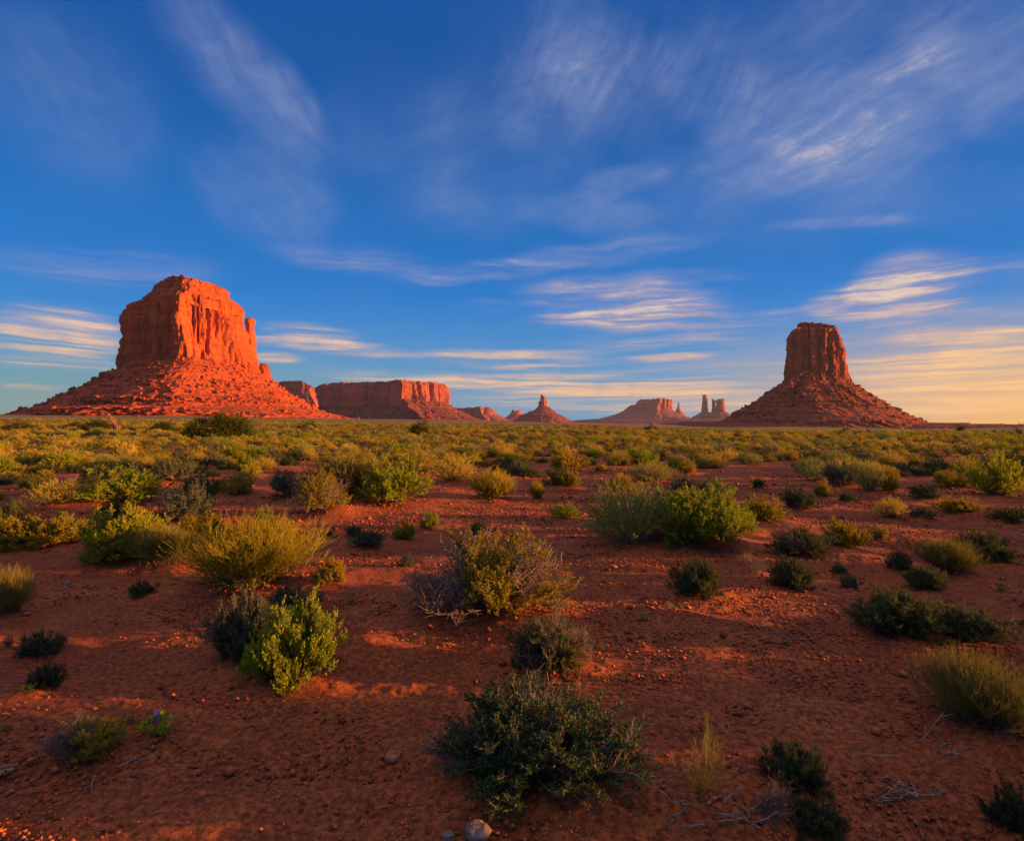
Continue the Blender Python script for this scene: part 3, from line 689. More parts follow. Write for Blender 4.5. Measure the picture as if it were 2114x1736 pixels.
scrub = link("scrub", me, kind='stuff', label="dense yellow and dark green scrub carpeting the plain out to the buttes", category="scrub")
gn = bpy.data.node_groups.new("scatter", 'GeometryNodeTree')
gn.interface.new_socket(name="Geometry", in_out='INPUT', socket_type='NodeSocketGeometry'); gn.interface.new_socket(name="Geometry", in_out='OUTPUT', socket_type='NodeSocketGeometry')
gi_ = gn.nodes.new('NodeGroupInput'); go_ = gn.nodes.new('NodeGroupOutput')
ip = gn.nodes.new('GeometryNodeInstanceOnPoints'); ci = gn.nodes.new('GeometryNodeCollectionInfo')
ci.inputs['Collection'].default_value = SC; ci.inputs['Separate Children'].default_value = True; ci.inputs['Reset Children'].default_value = True
def na(t, n):
    a_ = gn.nodes.new('GeometryNodeInputNamedAttribute'); a_.data_type = t; a_.inputs['Name'].default_value = n
    return [s_ for s_ in a_.outputs if s_.enabled and s_.name == 'Attribute'][0]
gn.links.new(gi_.outputs[0], ip.inputs['Points']); gn.links.new(ci.outputs[0], ip.inputs['Instance']); ip.inputs['Pick Instance'].default_value = True
gn.links.new(na('INT', 'kind_index'), ip.inputs['Instance Index']); gn.links.new(na('FLOAT_VECTOR', 'turn'), ip.inputs['Rotation']); gn.links.new(na('FLOAT_VECTOR', 'size'), ip.inputs['Scale'])
gn.links.new(ip.outputs[0], go_.inputs[0])
scrub.modifiers.new("scatter", 'NODES').node_group = gn
print("scrub instances", nf)

#@@GROUND@@
# ------------------------------------------------------------------ ground sheet
rads = [0.25]
while rads[-1] < 8500:
    r = rads[-1]; rads.append(r + r * (0.0065 if 1.5 < r < 45 else 0.02 if r < 600 else 0.05) + 0.002)
rads = np.array(rads)
ang = np.concatenate([np.linspace(R(-50), R(50), 1150), np.linspace(R(50), R(310), 160)[1:-1]])
na_ = len(ang); RR, AA = np.meshgrid(rads, ang, indexing='ij')
GX = (RR * np.sin(AA)).ravel(); GY = (RR * np.cos(AA)).ravel(); GZ = H0(GX, GY)
for (mx, my, mr, mh) in MOUNDS_NEAR:
    k = (np.abs(GX - mx) < 3 * mr) & (np.abs(GY - my) < 3 * mr); d2 = ((GX[k] - mx) ** 2 + (GY[k] - my) ** 2) / (mr * mr); GZ[k] += mh * np.exp(-d2)
rr_ = np.hypot(GX, GY); near = rr_ < 40; gx, gy = GX[near], GY[near]
soft = sst(fbm(gx / 1.7, gy / 1.3, 0, 2, 61), -0.5, 0.25)
GZ[near] += (0.013 * fbm(gx / .35, gy / .22, 0, 3, 41) + 0.006 * np.maximum(0, fbm(gx / .06, gy / .05, 0, 2, 47)) * (0.3 + soft)) * (1 - sst(rr_[near], 25, 40))
ni = len(rads)
i_, j_ = np.meshgrid(np.arange(ni - 1), np.arange(na_), indexing='ij'); j2 = (j_ + 1) % na_
Qg = np.stack([i_ * na_ + j_, i_ * na_ + j2, (i_ + 1) * na_ + j2, (i_ + 1) * na_ + j_], -1).reshape(-1, 4)[:, ::-1]
V_ = np.stack([GX, GY, GZ], 1); V_ = np.concatenate([V_, [[0, 0, float(H0(0.01, 0.01))]]])
T_ = np.stack([np.arange(na_), np.full(na_, len(V_) - 1), (np.arange(na_) + 1) % na_], 1)
link("ground", mesh("ground", V_, Qg, T_, mat=M['ground'], smooth=True), kind='structure', label="rippled red sand and gravel desert floor", category="ground")

#@@BUTTES@@
# ------------------------------------------------------------------ rock masses
def massif(name, parent, cpx, D, rows, plan_top, plan_bot, mat, dtop, dbot, nth=500, nz=200, top=None, seed=1, amp=6., lam=18., ledge=2., lam_s=8., gully=0., cracks=(), cap=True, zpow=1., blocks=0, bands=()):
    """rows: (y, left x, right x) in the 2114-wide frame from base to top; plans: outlines in -1..1 with the viewer at negative v"""
    azc, _ = azel(cpx, HY); cu = np.array([math.cos(azc), -math.sin(azc)]); cv = np.array([math.sin(azc), math.cos(azc)])
    def conv(px, py):
        a, _ = azel(px, HY); u = math.tan(a - azc) * D
        return u, CAM_Z + (HY - py) / F * math.cos(a) * D / math.cos(a - azc)
    rz = np.array([conv((l + r) / 2, y_)[1] for y_, l, r in rows]); ru0 = np.array([conv(l, y_)[0] for y_, l, r in rows]); ru1 = np.array([conv(r, y_)[0] for y_, l, r in rows])
    def outline(pl, n):
        pl = np.array(pl, float); cl = np.vstack([pl, pl[:1]]); th = np.unwrap(np.arctan2(cl[:, 1], cl[:, 0]))
        if th[-1] < th[0]: cl = cl[::-1]; th = th[::-1]
        s_ = np.concatenate([[0], np.cumsum(np.hypot(*np.diff(cl, axis=0).T))]); s_ = s_ / s_[-1]
        q = np.linspace(0, 1, n, endpoint=False); a_, b_ = np.interp(q, s_, cl[:, 0]), np.interp(q, s_, cl[:, 1])
        k_ = -int(np.argmin(np.arctan2(b_, a_))); return np.roll(a_, k_), np.roll(b_, k_)
    tu, tv = outline(plan_top, nth); bu, bv = outline(plan_bot, nth)
    t = np.linspace(0, 1, nz) ** zpow; z = rz[0] + (rz[-1] - rz[0]) * t
    u0 = np.interp(z, rz, ru0); u1 = np.interp(z, rz, ru1); dep_ = dbot + (dtop - dbot) * np.interp(z, rz, np.linspace(0, 1, len(rz)))
    bl_ = sst(t, 0, 1)[:, None]; U = bu * (1 - bl_) + tu * bl_; Vv = bv * (1 - bl_) + tv * bl_
    mid = (u0 + u1) / 2; hw = (u1 - u0) / 2
    PU = mid[:, None] + U * hw[:, None]; PV = Vv * dep_[:, None]; PZ = np.repeat(z[:, None], nth, 1)
    n_u = U * dep_[:, None]; n_v = Vv * hw[:, None]; nl = np.hypot(n_u, n_v) + 1e-6; n_u /= nl; n_v /= nl
    # displacement
    fl = 1 - 2 * np.abs(vn(PU / lam + 31, PV / lam, PZ / (lam * 7), seed)); fl2 = fbm(PU / (lam * .3), PV / (lam * .3), PZ / (lam * 1.6), 3, seed + 3)
    blk = fbm(PU / (lam * .8), PV / (lam * .8), PZ / (lam * .8), 4, seed + 9)
    dsp = amp * (0.55 * fl + 0.30 * fl2 + 0.30 * blk)
    st_ = vn(z / lam_s, z * 0 + seed, 0., seed + 5) + 0.6 * vn(z / (lam_s * .35), z * 0 + seed, 0., seed + 6)
    dsp = dsp + ledge * np.sign(st_)[:, None] * np.abs(st_)[:, None] ** .5 * (0.7 + 0.5 * vn(PU / (lam * 2), PV / (lam * 2), 0., seed + 8))
    if gully:
        gl = 1 - np.abs(vn(PU / (lam * 1.4), PV / (lam * 1.4), PZ / (lam * 5), seed + 12)) * 2
        gl2 = fbm(PU / (lam * .45), PV / (lam * .45), PZ / (lam * 1.2), 3, seed + 14)
        dsp = dsp - gully * (gl * (0.3 + 0.7 * (1 - t[:, None]))) + gully * 0.35 * gl2
    for (cpx_, wpx_, dp_, y0, y1) in cracks:       # deep vertical clefts on the face seen by the camera
        uc, z0c = conv(cpx_, y0); _, z1c = conv(cpx_, y1); wc = wpx_ / F * D / 2
        wig = 0.5 * wc * vn(PZ / (lam * 2), PZ * 0, 0., seed + int(cpx_))
        dsp = dsp - dp_ * np.exp(-((PU - uc + wig) / wc) ** 2) * (n_v < 0.2) * sst(PZ, z0c - 6, z0c + 6) * (1 - sst(PZ, z1c - 8, z1c + 4))
    for (ya, yb, am_, lm_) in bands:
        _, za = conv(cpx, ya); _, zb = conv(cpx, yb)
        fb = 1 - 2.2 * np.abs(vn(PU / lm_, PV / lm_, PZ / (lm_ * 3), seed + 50)) + 0.5 * vn(PU / (lm_ * .4), PV / (lm_ * .4), PZ / lm_, seed + 51)
        wv_b = 0.25 * (zb - za) * vn(PU / (lm_ * 6), PV / (lm_ * 6), 0., seed + 52); zz_ = PZ + wv_b
        on = sst(vn(PU / (lm_ * 9), PV / (lm_ * 9), 0., seed + 53), -.5, 0.0)
        on = on * (1 - sst(np.abs(U), .55, .85)); dsp = dsp + am_ * on * sst(zz_, za - 1, za + 2) * (1 - sst(zz_, zb - (zb - za) * .25, zb + 2)) * (0.75 + 0.9 * fb) - am_ * 0.5 * on * sst(zz_, zb, zb + 3) * (1 - sst(zz_, zb + 3, zb + 16))
    if blocks: dsp = dsp + blocks * np.round(1.6 * vn(PU / (lam * .6), PV / (lam * .6), PZ / (lam * .45), seed + 20)) / 1.6
    edge = np.ones(nz)
    PU = PU + n_u * dsp * edge[:, None]; PV = PV + n_v * dsp * edge[:, None]
    if top is not None:
        tx = np.array([conv(x_, y_)[0] for x_, y_ in top]); tz = np.array([conv(x_, y_)[1] for x_, y_ in top])
        zt = np.interp(PU, tx, tz) + ledge * 0.6 * vn(PU / (lam * .5), PV / (lam * .5), 0., seed + 39)
        sf = 0.02 * (rz[-1] - rz[0]); PZ = np.where(PZ < zt - sf, PZ, zt - sf * np.exp(-np.maximum(PZ - zt + sf, 0) / sf))
        if nz > 40: PZ = PZ + (sst(t, .9, 1.0)[:, None]) * ledge * 0.7 * vn(PU / (lam * .35), PV / (lam * .35), 0., seed + 40)
    vs = [np.stack([PU, PV, PZ], -1)]
    # close the top with shrinking rings
    if cap:
        cuv = np.array([PU[-1].mean(), PV[-1].mean()])
        for f_ in (0.93, 0.82, 0.6, 0.3, 0.02):
            u_ = cuv[0] + (PU[-1] - cuv[0]) * f_; v_ = cuv[1] + (PV[-1] - cuv[1]) * f_
            zz = PZ[-1] + ledge * 0.5 * (1 - f_) * vn(u_ / lam, v_ / lam, 0., seed + 30) + (PZ[-1].mean() - PZ[-1]) * (1 - f_) * .8 * (top is None)
            vs.append(np.stack([u_, v_, zz], -1)[None])
    A = np.concatenate(vs, 0); nr = A.shape[0]; A = A.reshape(-1, 3)
    W = np.empty_like(A); W[:, 0] = A[:, 0] * cu[0] + (D + A[:, 1]) * cv[0]; W[:, 1] = A[:, 0] * cu[1] + (D + A[:, 1]) * cv[1]; W[:, 2] = A[:, 2]
    i_, j_ = np.meshgrid(np.arange(nr - 1), np.arange(nth), indexing='ij'); j2 = (j_ + 1) % nth
    Q = np.stack([i_ * nth + j_, i_ * nth + j2, (i_ + 1) * nth + j2, (i_ + 1) * nth + j_], -1).reshape(-1, 4)
    return W, Q, nr, nth
def boulders(rng, W, n, smin, smax, bias=1.0, region=None):
    """angular fallen blocks resting on the slope"""
    idx = rng.choice(len(W) if region is None else region, n) if region is None else rng.choice(region, n)
    P = W[idx]; s_ = smin + (smax - smin) * rng.uniform(0, 1, n) ** 5
    base = np.array([[x_, y_, z_] for x_ in (-1, 1) for y_ in (-1, 1) for z_ in (-1, 1)], float) * .5
    V = base[None] * s_[:, None, None] * rng.uniform(.6, 1.3, (n, 1, 3)) * rng.uniform(.75, 1.15, (n, 8, 1))
    a = rng.uniform(0, 6.28, n); c_, s__ = np.cos(a)[:, None], np.sin(a)[:, None]
    X = V[..., 0] * c_ - V[..., 1] * s__; Y = V[..., 0] * s__ + V[..., 1] * c_; b = rng.uniform(-.5, .5, n)[:, None]; Z = V[..., 2] + X * np.sin(b)
    V = np.stack([X, Y, Z], -1) + P[:, None] + np.array([0, 0, 1]) * s_[:, None, None] * .15
    f = np.array([[0, 1, 3, 2], [4, 6, 7, 5], [0, 4, 5, 1], [2, 3, 7, 6], [0, 2, 6, 4], [1, 5, 7, 3]])
    return V.reshape(-1, 3), (np.arange(n)[:, None, None] * 8 + f[None]).reshape(-1, 4)
def rock(name, part, parent, mat, smooth=False, bould=None, **kw):
    W, Q, nr, nth = massif(name, parent, mat=mat, **kw)
    if bould:
        n, a_, b_ = bould; r_g = np.random.default_rng(kw.get('seed', 1))
        bv_, bq_ = boulders(r_g, W, n, a_, b_); W, Q = join([(W, Q), (bv_, bq_)])
    o = link(part, mesh(part, W - np.array(parent.location), Q, mat=mat, smooth=smooth), parent); return o
def base_at(cpx, D):
    a, _ = azel(cpx, HY); x, y = D * math.sin(a), D * math.cos(a); return (x, y, float(H0(x, y)))
circ = [(math.cos(q), math.sin(q)) for q in np.arange(24) * math.pi / 12]

# the big butte: corner towards the camera, sunlit face and shadowed face
e = empty("sandstone_butte", base_at(387, 1000), label="massive red butte, one cliff face glowing orange and the other in shadow", category="butte")
LP = [(-0.07, -1), (0.30, -.74), (.62, -.46), (.95, -.16), (1, .15), (.8, .8), (.1, 1), (-.6, .95), (-.95, .55), (-1, .12), (-.86, -.28), (-.5, -.68), (-.2, -.95)]
rock("butte", "cliff", e, M['cliff'], cpx=387, D=1000, rows=[(775, 247, 534), (740, 250, 530), (700, 252, 511), (668, 248, 503), (645, 256, 499), (632, 264, 497), (625, 278, 494)], plan_top=LP, plan_bot=LP, dtop=84, dbot=92, nth=1300, nz=300,
     top=[(240, 644), (258, 637), (268, 632), (290, 627), (303, 624), (340, 617), (380, 615), (420, 617), (470, 627), (498, 634), (505, 644), (540, 650)], seed=11, amp=7.5, lam=20, ledge=1.3, lam_s=11, blocks=1.6,
     cracks=[(406, 2.5, 9, 720, 630), (434, 2.5, 9, 690, 632), (458, 2.5, 9, 720, 640), (487, 2.5, 8, 740, 650), (424, 5, 12, 740, 618), (442, 3.5, 14, 700, 628), (449, 3, 10, 690, 640), (397, 4, 6, 700, 640), (468, 3, 10, 760, 650), (478, 3, 9, 775, 735), (413, 4, 7, 760, 735), (330, 7, 8, 770, 640), (300, 6, 10, 765, 640), (275, 5, 8, 765, 650), (352, 5, 5, 770, 650), (490, 4, 8, 775, 720)])
rock("butte", "caprock", e, M['cliff'], cpx=387, D=1000, rows=[(648, 280, 497), (632, 284, 496), (625, 292, 495), (620, 300, 489), (613, 305, 482), (608, 309, 476), (598, 311, 472), (590, 317, 470)], plan_top=LP, plan_bot=LP, dtop=55, dbot=82, nth=900, nz=90,
     top=[(240, 622), (268, 620), (290, 612), (309, 604), (316, 594), (335, 588), (380, 590), (430, 597), (470, 605), (500, 622), (540, 640)], seed=12, amp=3.0, lam=10, ledge=3.4, lam_s=4, blocks=1.5)
rock("butte", "summit", e, M['cliff'], cpx=387, D=1000, rows=[(606, 318, 474), (598, 328, 472), (592, 333, 470), (584, 335, 468), (577, 336, 466)], plan_top=LP, plan_bot=LP, dtop=42, dbot=54, nth=500, nz=50,
     top=[(320, 590), (334, 578), (350, 577), (378, 579), (388, 588), (410, 592), (430, 594), (450, 597), (470, 603)], seed=13, amp=3.2, lam=9, ledge=2.0, lam_s=5, blocks=1.2)
rock("butte", "column", e, M['cliff'], cpx=516, D=1050, rows=[(800, 498, 537), (740, 503, 530), (700, 505, 527), (676, 508, 523), (672, 507, 524), (666, 505, 526), (660, 507, 525), (657, 510, 521)], plan_top=circ, plan_bot=circ, dtop=10, dbot=26, nth=160, nz=120, seed=14, amp=1.6, lam=8, ledge=.5, lam_s=6)
rock("butte", "pillar", e, M['cliff'], cpx=546, D=1040, rows=[(830, 526, 566), (800, 530, 560), (780, 532, 558), (760, 533, 556), (754, 535, 552), (751, 538, 547)], plan_top=circ, plan_bot=circ, dtop=9, dbot=24, nth=160, nz=100, seed=15, amp=2.0, lam=9, ledge=.6, lam_s=6)
BP = [(-0.1, -1), (0.35, -.93), (.75, -.62), (1, -.1), (.95, .4), (.6, .85), (0, 1), (-.6, .9), (-.95, .45), (-1, 0.05), (-.8, -.45), (-.45, -.85)]
rock("butte", "talus_slope", e, M['talus'], bould=(7000, 0.6, 5.0), cpx=387, D=1000, rows=[(882, -120, 762), (868, -70, 735), (862, -30, 712), (856, 10, 690), (850, 28, 672), (842, 60, 655), (834, 92, 640), (820, 118, 618), (806, 150, 598), (790, 186, 574), (776, 215, 556), (768, 240, 543), (758, 250, 536), (745, 262, 522)],
     plan_top=LP, plan_bot=BP, dtop=88, dbot=330, nth=1500, nz=330, seed=16, amp=1.6, lam=14, ledge=2.4, lam_s=11, gully=5, blocks=0.2, bands=[(862, 849, 7, 8), (839, 830, 6, 6), (808, 797, 7, 7)])

# the tall butte
e = empty("sandstone_butte", base_at(1690, 1550), label="tall shaded butte on a wide cone of rubble, only its sunward edge lit", category="butte")
RP = [(-1, -.25), (-.92, -.85), (-.66, -1.12), (-.50, -1.05), (-.46, -.80), (-.38, -.98), (-.22, -1.0), (.10, -.80), (.14, -.86), (.50, -.66), (.54, -.72), (.90, -.46), (1, -.1), (.95, .5), (.3, 1), (-.5, 1), (-1, .4)]
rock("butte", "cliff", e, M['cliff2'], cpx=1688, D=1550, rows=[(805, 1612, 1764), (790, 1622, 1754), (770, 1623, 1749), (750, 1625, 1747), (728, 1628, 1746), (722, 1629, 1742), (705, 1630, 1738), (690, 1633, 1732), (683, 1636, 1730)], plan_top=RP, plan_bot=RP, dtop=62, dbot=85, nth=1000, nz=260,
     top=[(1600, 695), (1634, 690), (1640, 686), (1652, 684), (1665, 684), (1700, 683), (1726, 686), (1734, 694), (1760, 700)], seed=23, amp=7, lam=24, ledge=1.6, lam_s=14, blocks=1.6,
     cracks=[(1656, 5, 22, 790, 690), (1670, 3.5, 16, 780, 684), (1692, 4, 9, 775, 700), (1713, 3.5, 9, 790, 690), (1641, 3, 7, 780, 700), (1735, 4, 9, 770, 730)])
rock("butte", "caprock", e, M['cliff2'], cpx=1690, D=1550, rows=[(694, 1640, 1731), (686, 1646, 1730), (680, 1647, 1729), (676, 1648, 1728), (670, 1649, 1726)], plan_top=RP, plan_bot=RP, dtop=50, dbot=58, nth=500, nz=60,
     top=[(1645, 672), (1650, 669), (1662, 668), (1668, 672), (1690, 673), (1712, 674), (1722, 675), (1730, 681)], seed=22, amp=3, lam=12, ledge=2.2, lam_s=4.5, blocks=1.5)
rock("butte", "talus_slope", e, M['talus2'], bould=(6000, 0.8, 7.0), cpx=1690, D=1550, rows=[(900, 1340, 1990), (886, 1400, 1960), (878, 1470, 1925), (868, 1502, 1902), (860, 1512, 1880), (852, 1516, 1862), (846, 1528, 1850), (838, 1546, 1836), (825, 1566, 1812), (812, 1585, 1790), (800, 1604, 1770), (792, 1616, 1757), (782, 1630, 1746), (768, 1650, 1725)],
     plan_top=RP, plan_bot=circ, dtop=70, dbot=400, nth=1300, nz=300, seed=24, amp=2.4, lam=18, ledge=2.2, lam_s=10, gully=5, blocks=0.2, bands=[(876, 868, 3, 12), (846, 838, 5, 10), (815, 809, 4, 9)])
# low terraces in front of it
TP = [(math.copysign(abs(math.cos(q)) ** .55, math.cos(q)), math.copysign(abs(math.sin(q)) ** .55, math.sin(q))) for q in np.arange(48) * math.pi / 24]
def hillrow(name, label, cpx, D, rows, dt, db, mat, seed, top=None, **kw):
    e_ = empty(name, base_at(cpx, D)); W, Q, nr, nth = massif(name, e_, mat=mat, cpx=cpx, D=D, rows=rows, plan_top=TP, plan_bot=TP, dtop=dt, dbot=db, top=top, seed=seed, **kw)
    loc = tuple(e_.location); bpy.data.objects.remove(e_)
    return link(name, mesh(name, W - np.array(loc), Q, mat=mat), None, loc, kind='structure', label=label, category='hill')
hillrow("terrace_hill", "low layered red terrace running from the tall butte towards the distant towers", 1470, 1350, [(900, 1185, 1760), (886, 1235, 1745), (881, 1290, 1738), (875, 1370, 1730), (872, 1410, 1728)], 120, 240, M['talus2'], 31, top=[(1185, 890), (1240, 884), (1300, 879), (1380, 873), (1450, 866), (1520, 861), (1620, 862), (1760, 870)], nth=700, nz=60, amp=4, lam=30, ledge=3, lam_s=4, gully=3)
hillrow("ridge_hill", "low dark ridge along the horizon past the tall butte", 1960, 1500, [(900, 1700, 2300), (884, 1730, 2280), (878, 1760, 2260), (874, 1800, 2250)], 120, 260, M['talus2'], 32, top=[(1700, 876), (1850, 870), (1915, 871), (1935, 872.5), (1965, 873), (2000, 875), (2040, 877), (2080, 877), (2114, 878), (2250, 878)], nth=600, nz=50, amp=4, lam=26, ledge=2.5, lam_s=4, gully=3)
# long mesa: shaded wing, main wall with a sunlit prow
e = empty("mesa", base_at(780, 3000), label="long flat-topped mesa, purple wall in shade with a sunlit orange end", category="mesa")
MP = [(-1, -.1), (-.3, -.40), (.20, -.70), (.34, -1.0), (.46, -.78), (.60, -.74), (.80, -.62), (.97, -.38), (1, .2), (.8, .9), (-.8, 1), (-1, .6)]
WP = [(-1, -.05), (-.3, -.42), (.5, -.82), (.9, -1), (1, -.6), (1, .6), (0, 1), (-1, .6)]
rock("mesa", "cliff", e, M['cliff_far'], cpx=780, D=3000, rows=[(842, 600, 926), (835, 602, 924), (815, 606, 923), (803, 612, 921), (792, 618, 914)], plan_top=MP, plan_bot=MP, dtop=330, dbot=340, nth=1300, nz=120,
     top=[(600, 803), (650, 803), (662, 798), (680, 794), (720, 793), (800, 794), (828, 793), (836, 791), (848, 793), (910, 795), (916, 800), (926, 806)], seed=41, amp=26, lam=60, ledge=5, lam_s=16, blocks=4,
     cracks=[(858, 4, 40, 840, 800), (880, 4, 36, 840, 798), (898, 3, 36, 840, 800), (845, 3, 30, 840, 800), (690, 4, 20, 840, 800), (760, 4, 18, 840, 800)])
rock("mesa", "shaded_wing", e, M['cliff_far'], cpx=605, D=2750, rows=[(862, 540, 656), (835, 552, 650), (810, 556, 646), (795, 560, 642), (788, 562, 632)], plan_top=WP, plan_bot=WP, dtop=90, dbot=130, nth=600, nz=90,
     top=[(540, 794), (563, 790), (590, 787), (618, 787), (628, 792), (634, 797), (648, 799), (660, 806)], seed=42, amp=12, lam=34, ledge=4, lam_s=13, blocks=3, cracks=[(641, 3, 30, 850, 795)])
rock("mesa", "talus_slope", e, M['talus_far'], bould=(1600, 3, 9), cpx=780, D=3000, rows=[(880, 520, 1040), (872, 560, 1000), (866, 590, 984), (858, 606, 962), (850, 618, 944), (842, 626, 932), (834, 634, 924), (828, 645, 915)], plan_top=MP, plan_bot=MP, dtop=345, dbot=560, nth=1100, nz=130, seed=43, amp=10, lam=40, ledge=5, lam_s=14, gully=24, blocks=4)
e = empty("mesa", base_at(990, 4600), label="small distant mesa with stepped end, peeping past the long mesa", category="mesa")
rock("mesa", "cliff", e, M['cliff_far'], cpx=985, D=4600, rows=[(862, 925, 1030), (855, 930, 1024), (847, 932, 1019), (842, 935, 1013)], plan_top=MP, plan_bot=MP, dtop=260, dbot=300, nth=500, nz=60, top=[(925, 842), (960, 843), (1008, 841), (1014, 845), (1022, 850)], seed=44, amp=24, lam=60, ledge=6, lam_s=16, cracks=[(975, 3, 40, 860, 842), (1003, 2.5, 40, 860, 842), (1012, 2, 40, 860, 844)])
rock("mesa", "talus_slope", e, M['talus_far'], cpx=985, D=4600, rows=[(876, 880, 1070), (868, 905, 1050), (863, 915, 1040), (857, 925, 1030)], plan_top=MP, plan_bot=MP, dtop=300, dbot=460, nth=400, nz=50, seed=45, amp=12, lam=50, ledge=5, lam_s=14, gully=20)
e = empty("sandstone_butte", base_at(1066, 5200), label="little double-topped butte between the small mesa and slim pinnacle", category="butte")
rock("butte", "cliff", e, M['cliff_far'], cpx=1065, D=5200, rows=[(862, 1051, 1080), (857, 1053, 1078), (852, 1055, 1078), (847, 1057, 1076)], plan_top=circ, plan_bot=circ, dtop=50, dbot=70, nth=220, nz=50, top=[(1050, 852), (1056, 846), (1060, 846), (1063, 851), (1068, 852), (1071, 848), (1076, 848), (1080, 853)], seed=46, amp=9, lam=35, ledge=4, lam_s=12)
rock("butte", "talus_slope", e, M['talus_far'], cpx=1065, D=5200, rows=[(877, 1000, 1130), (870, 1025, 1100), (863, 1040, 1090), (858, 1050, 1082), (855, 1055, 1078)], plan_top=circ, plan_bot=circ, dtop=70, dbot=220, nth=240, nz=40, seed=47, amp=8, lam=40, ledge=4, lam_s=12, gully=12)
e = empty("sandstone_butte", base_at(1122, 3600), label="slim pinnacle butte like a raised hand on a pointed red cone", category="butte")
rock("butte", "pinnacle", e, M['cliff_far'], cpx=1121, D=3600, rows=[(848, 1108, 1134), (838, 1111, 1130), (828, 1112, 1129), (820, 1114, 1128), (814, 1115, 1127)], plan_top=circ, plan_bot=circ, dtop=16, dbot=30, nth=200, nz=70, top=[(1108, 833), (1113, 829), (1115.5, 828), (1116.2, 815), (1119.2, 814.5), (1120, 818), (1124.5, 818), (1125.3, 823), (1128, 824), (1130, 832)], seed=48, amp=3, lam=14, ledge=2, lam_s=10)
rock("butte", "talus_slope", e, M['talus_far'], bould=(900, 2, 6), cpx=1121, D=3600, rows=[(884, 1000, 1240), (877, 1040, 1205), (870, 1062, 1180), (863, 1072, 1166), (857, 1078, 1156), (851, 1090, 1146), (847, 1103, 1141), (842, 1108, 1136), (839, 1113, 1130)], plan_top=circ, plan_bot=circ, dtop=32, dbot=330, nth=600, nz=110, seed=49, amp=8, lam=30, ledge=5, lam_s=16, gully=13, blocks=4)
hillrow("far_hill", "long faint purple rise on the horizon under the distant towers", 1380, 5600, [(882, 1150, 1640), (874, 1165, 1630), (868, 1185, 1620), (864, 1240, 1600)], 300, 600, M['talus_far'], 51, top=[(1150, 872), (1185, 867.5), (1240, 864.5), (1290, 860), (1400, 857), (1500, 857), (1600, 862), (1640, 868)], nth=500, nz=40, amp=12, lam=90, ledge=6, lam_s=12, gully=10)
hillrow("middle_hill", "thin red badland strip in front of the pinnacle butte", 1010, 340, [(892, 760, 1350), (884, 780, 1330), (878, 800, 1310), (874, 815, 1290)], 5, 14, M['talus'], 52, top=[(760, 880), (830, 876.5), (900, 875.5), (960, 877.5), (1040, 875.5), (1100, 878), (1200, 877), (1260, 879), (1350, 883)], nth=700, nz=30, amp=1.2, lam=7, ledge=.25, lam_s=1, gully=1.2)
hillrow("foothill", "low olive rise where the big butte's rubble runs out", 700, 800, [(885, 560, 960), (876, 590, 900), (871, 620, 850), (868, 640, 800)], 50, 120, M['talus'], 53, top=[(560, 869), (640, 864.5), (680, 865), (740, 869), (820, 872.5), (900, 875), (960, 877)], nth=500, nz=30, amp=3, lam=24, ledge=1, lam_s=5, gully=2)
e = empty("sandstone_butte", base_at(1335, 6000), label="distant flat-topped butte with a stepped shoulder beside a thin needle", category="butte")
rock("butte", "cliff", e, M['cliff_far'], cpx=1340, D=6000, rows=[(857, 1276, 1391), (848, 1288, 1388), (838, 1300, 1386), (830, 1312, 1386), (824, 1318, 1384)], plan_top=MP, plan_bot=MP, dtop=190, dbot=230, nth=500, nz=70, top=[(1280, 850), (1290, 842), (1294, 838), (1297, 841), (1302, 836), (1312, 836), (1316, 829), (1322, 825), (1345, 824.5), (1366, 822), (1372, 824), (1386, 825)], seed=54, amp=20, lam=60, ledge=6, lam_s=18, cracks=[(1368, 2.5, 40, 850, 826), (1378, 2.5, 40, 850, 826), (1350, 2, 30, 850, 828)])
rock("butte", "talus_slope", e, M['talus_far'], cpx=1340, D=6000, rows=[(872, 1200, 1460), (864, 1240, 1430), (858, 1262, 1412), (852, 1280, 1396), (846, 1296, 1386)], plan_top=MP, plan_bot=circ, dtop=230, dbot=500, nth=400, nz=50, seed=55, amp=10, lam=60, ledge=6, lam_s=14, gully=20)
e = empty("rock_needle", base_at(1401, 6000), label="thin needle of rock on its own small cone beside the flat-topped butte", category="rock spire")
rock("needle", "spire", e, M['cliff_far'], cpx=1401, D=6000, rows=[(860, 1384, 1418), (850, 1393, 1408), (845, 1397, 1405), (838, 1399, 1403), (831, 1399.6, 1402)], plan_top=circ, plan_bot=circ, dtop=6, dbot=70, nth=120, nz=60, seed=56, amp=2.5, lam=22, ledge=1.5, lam_s=12)
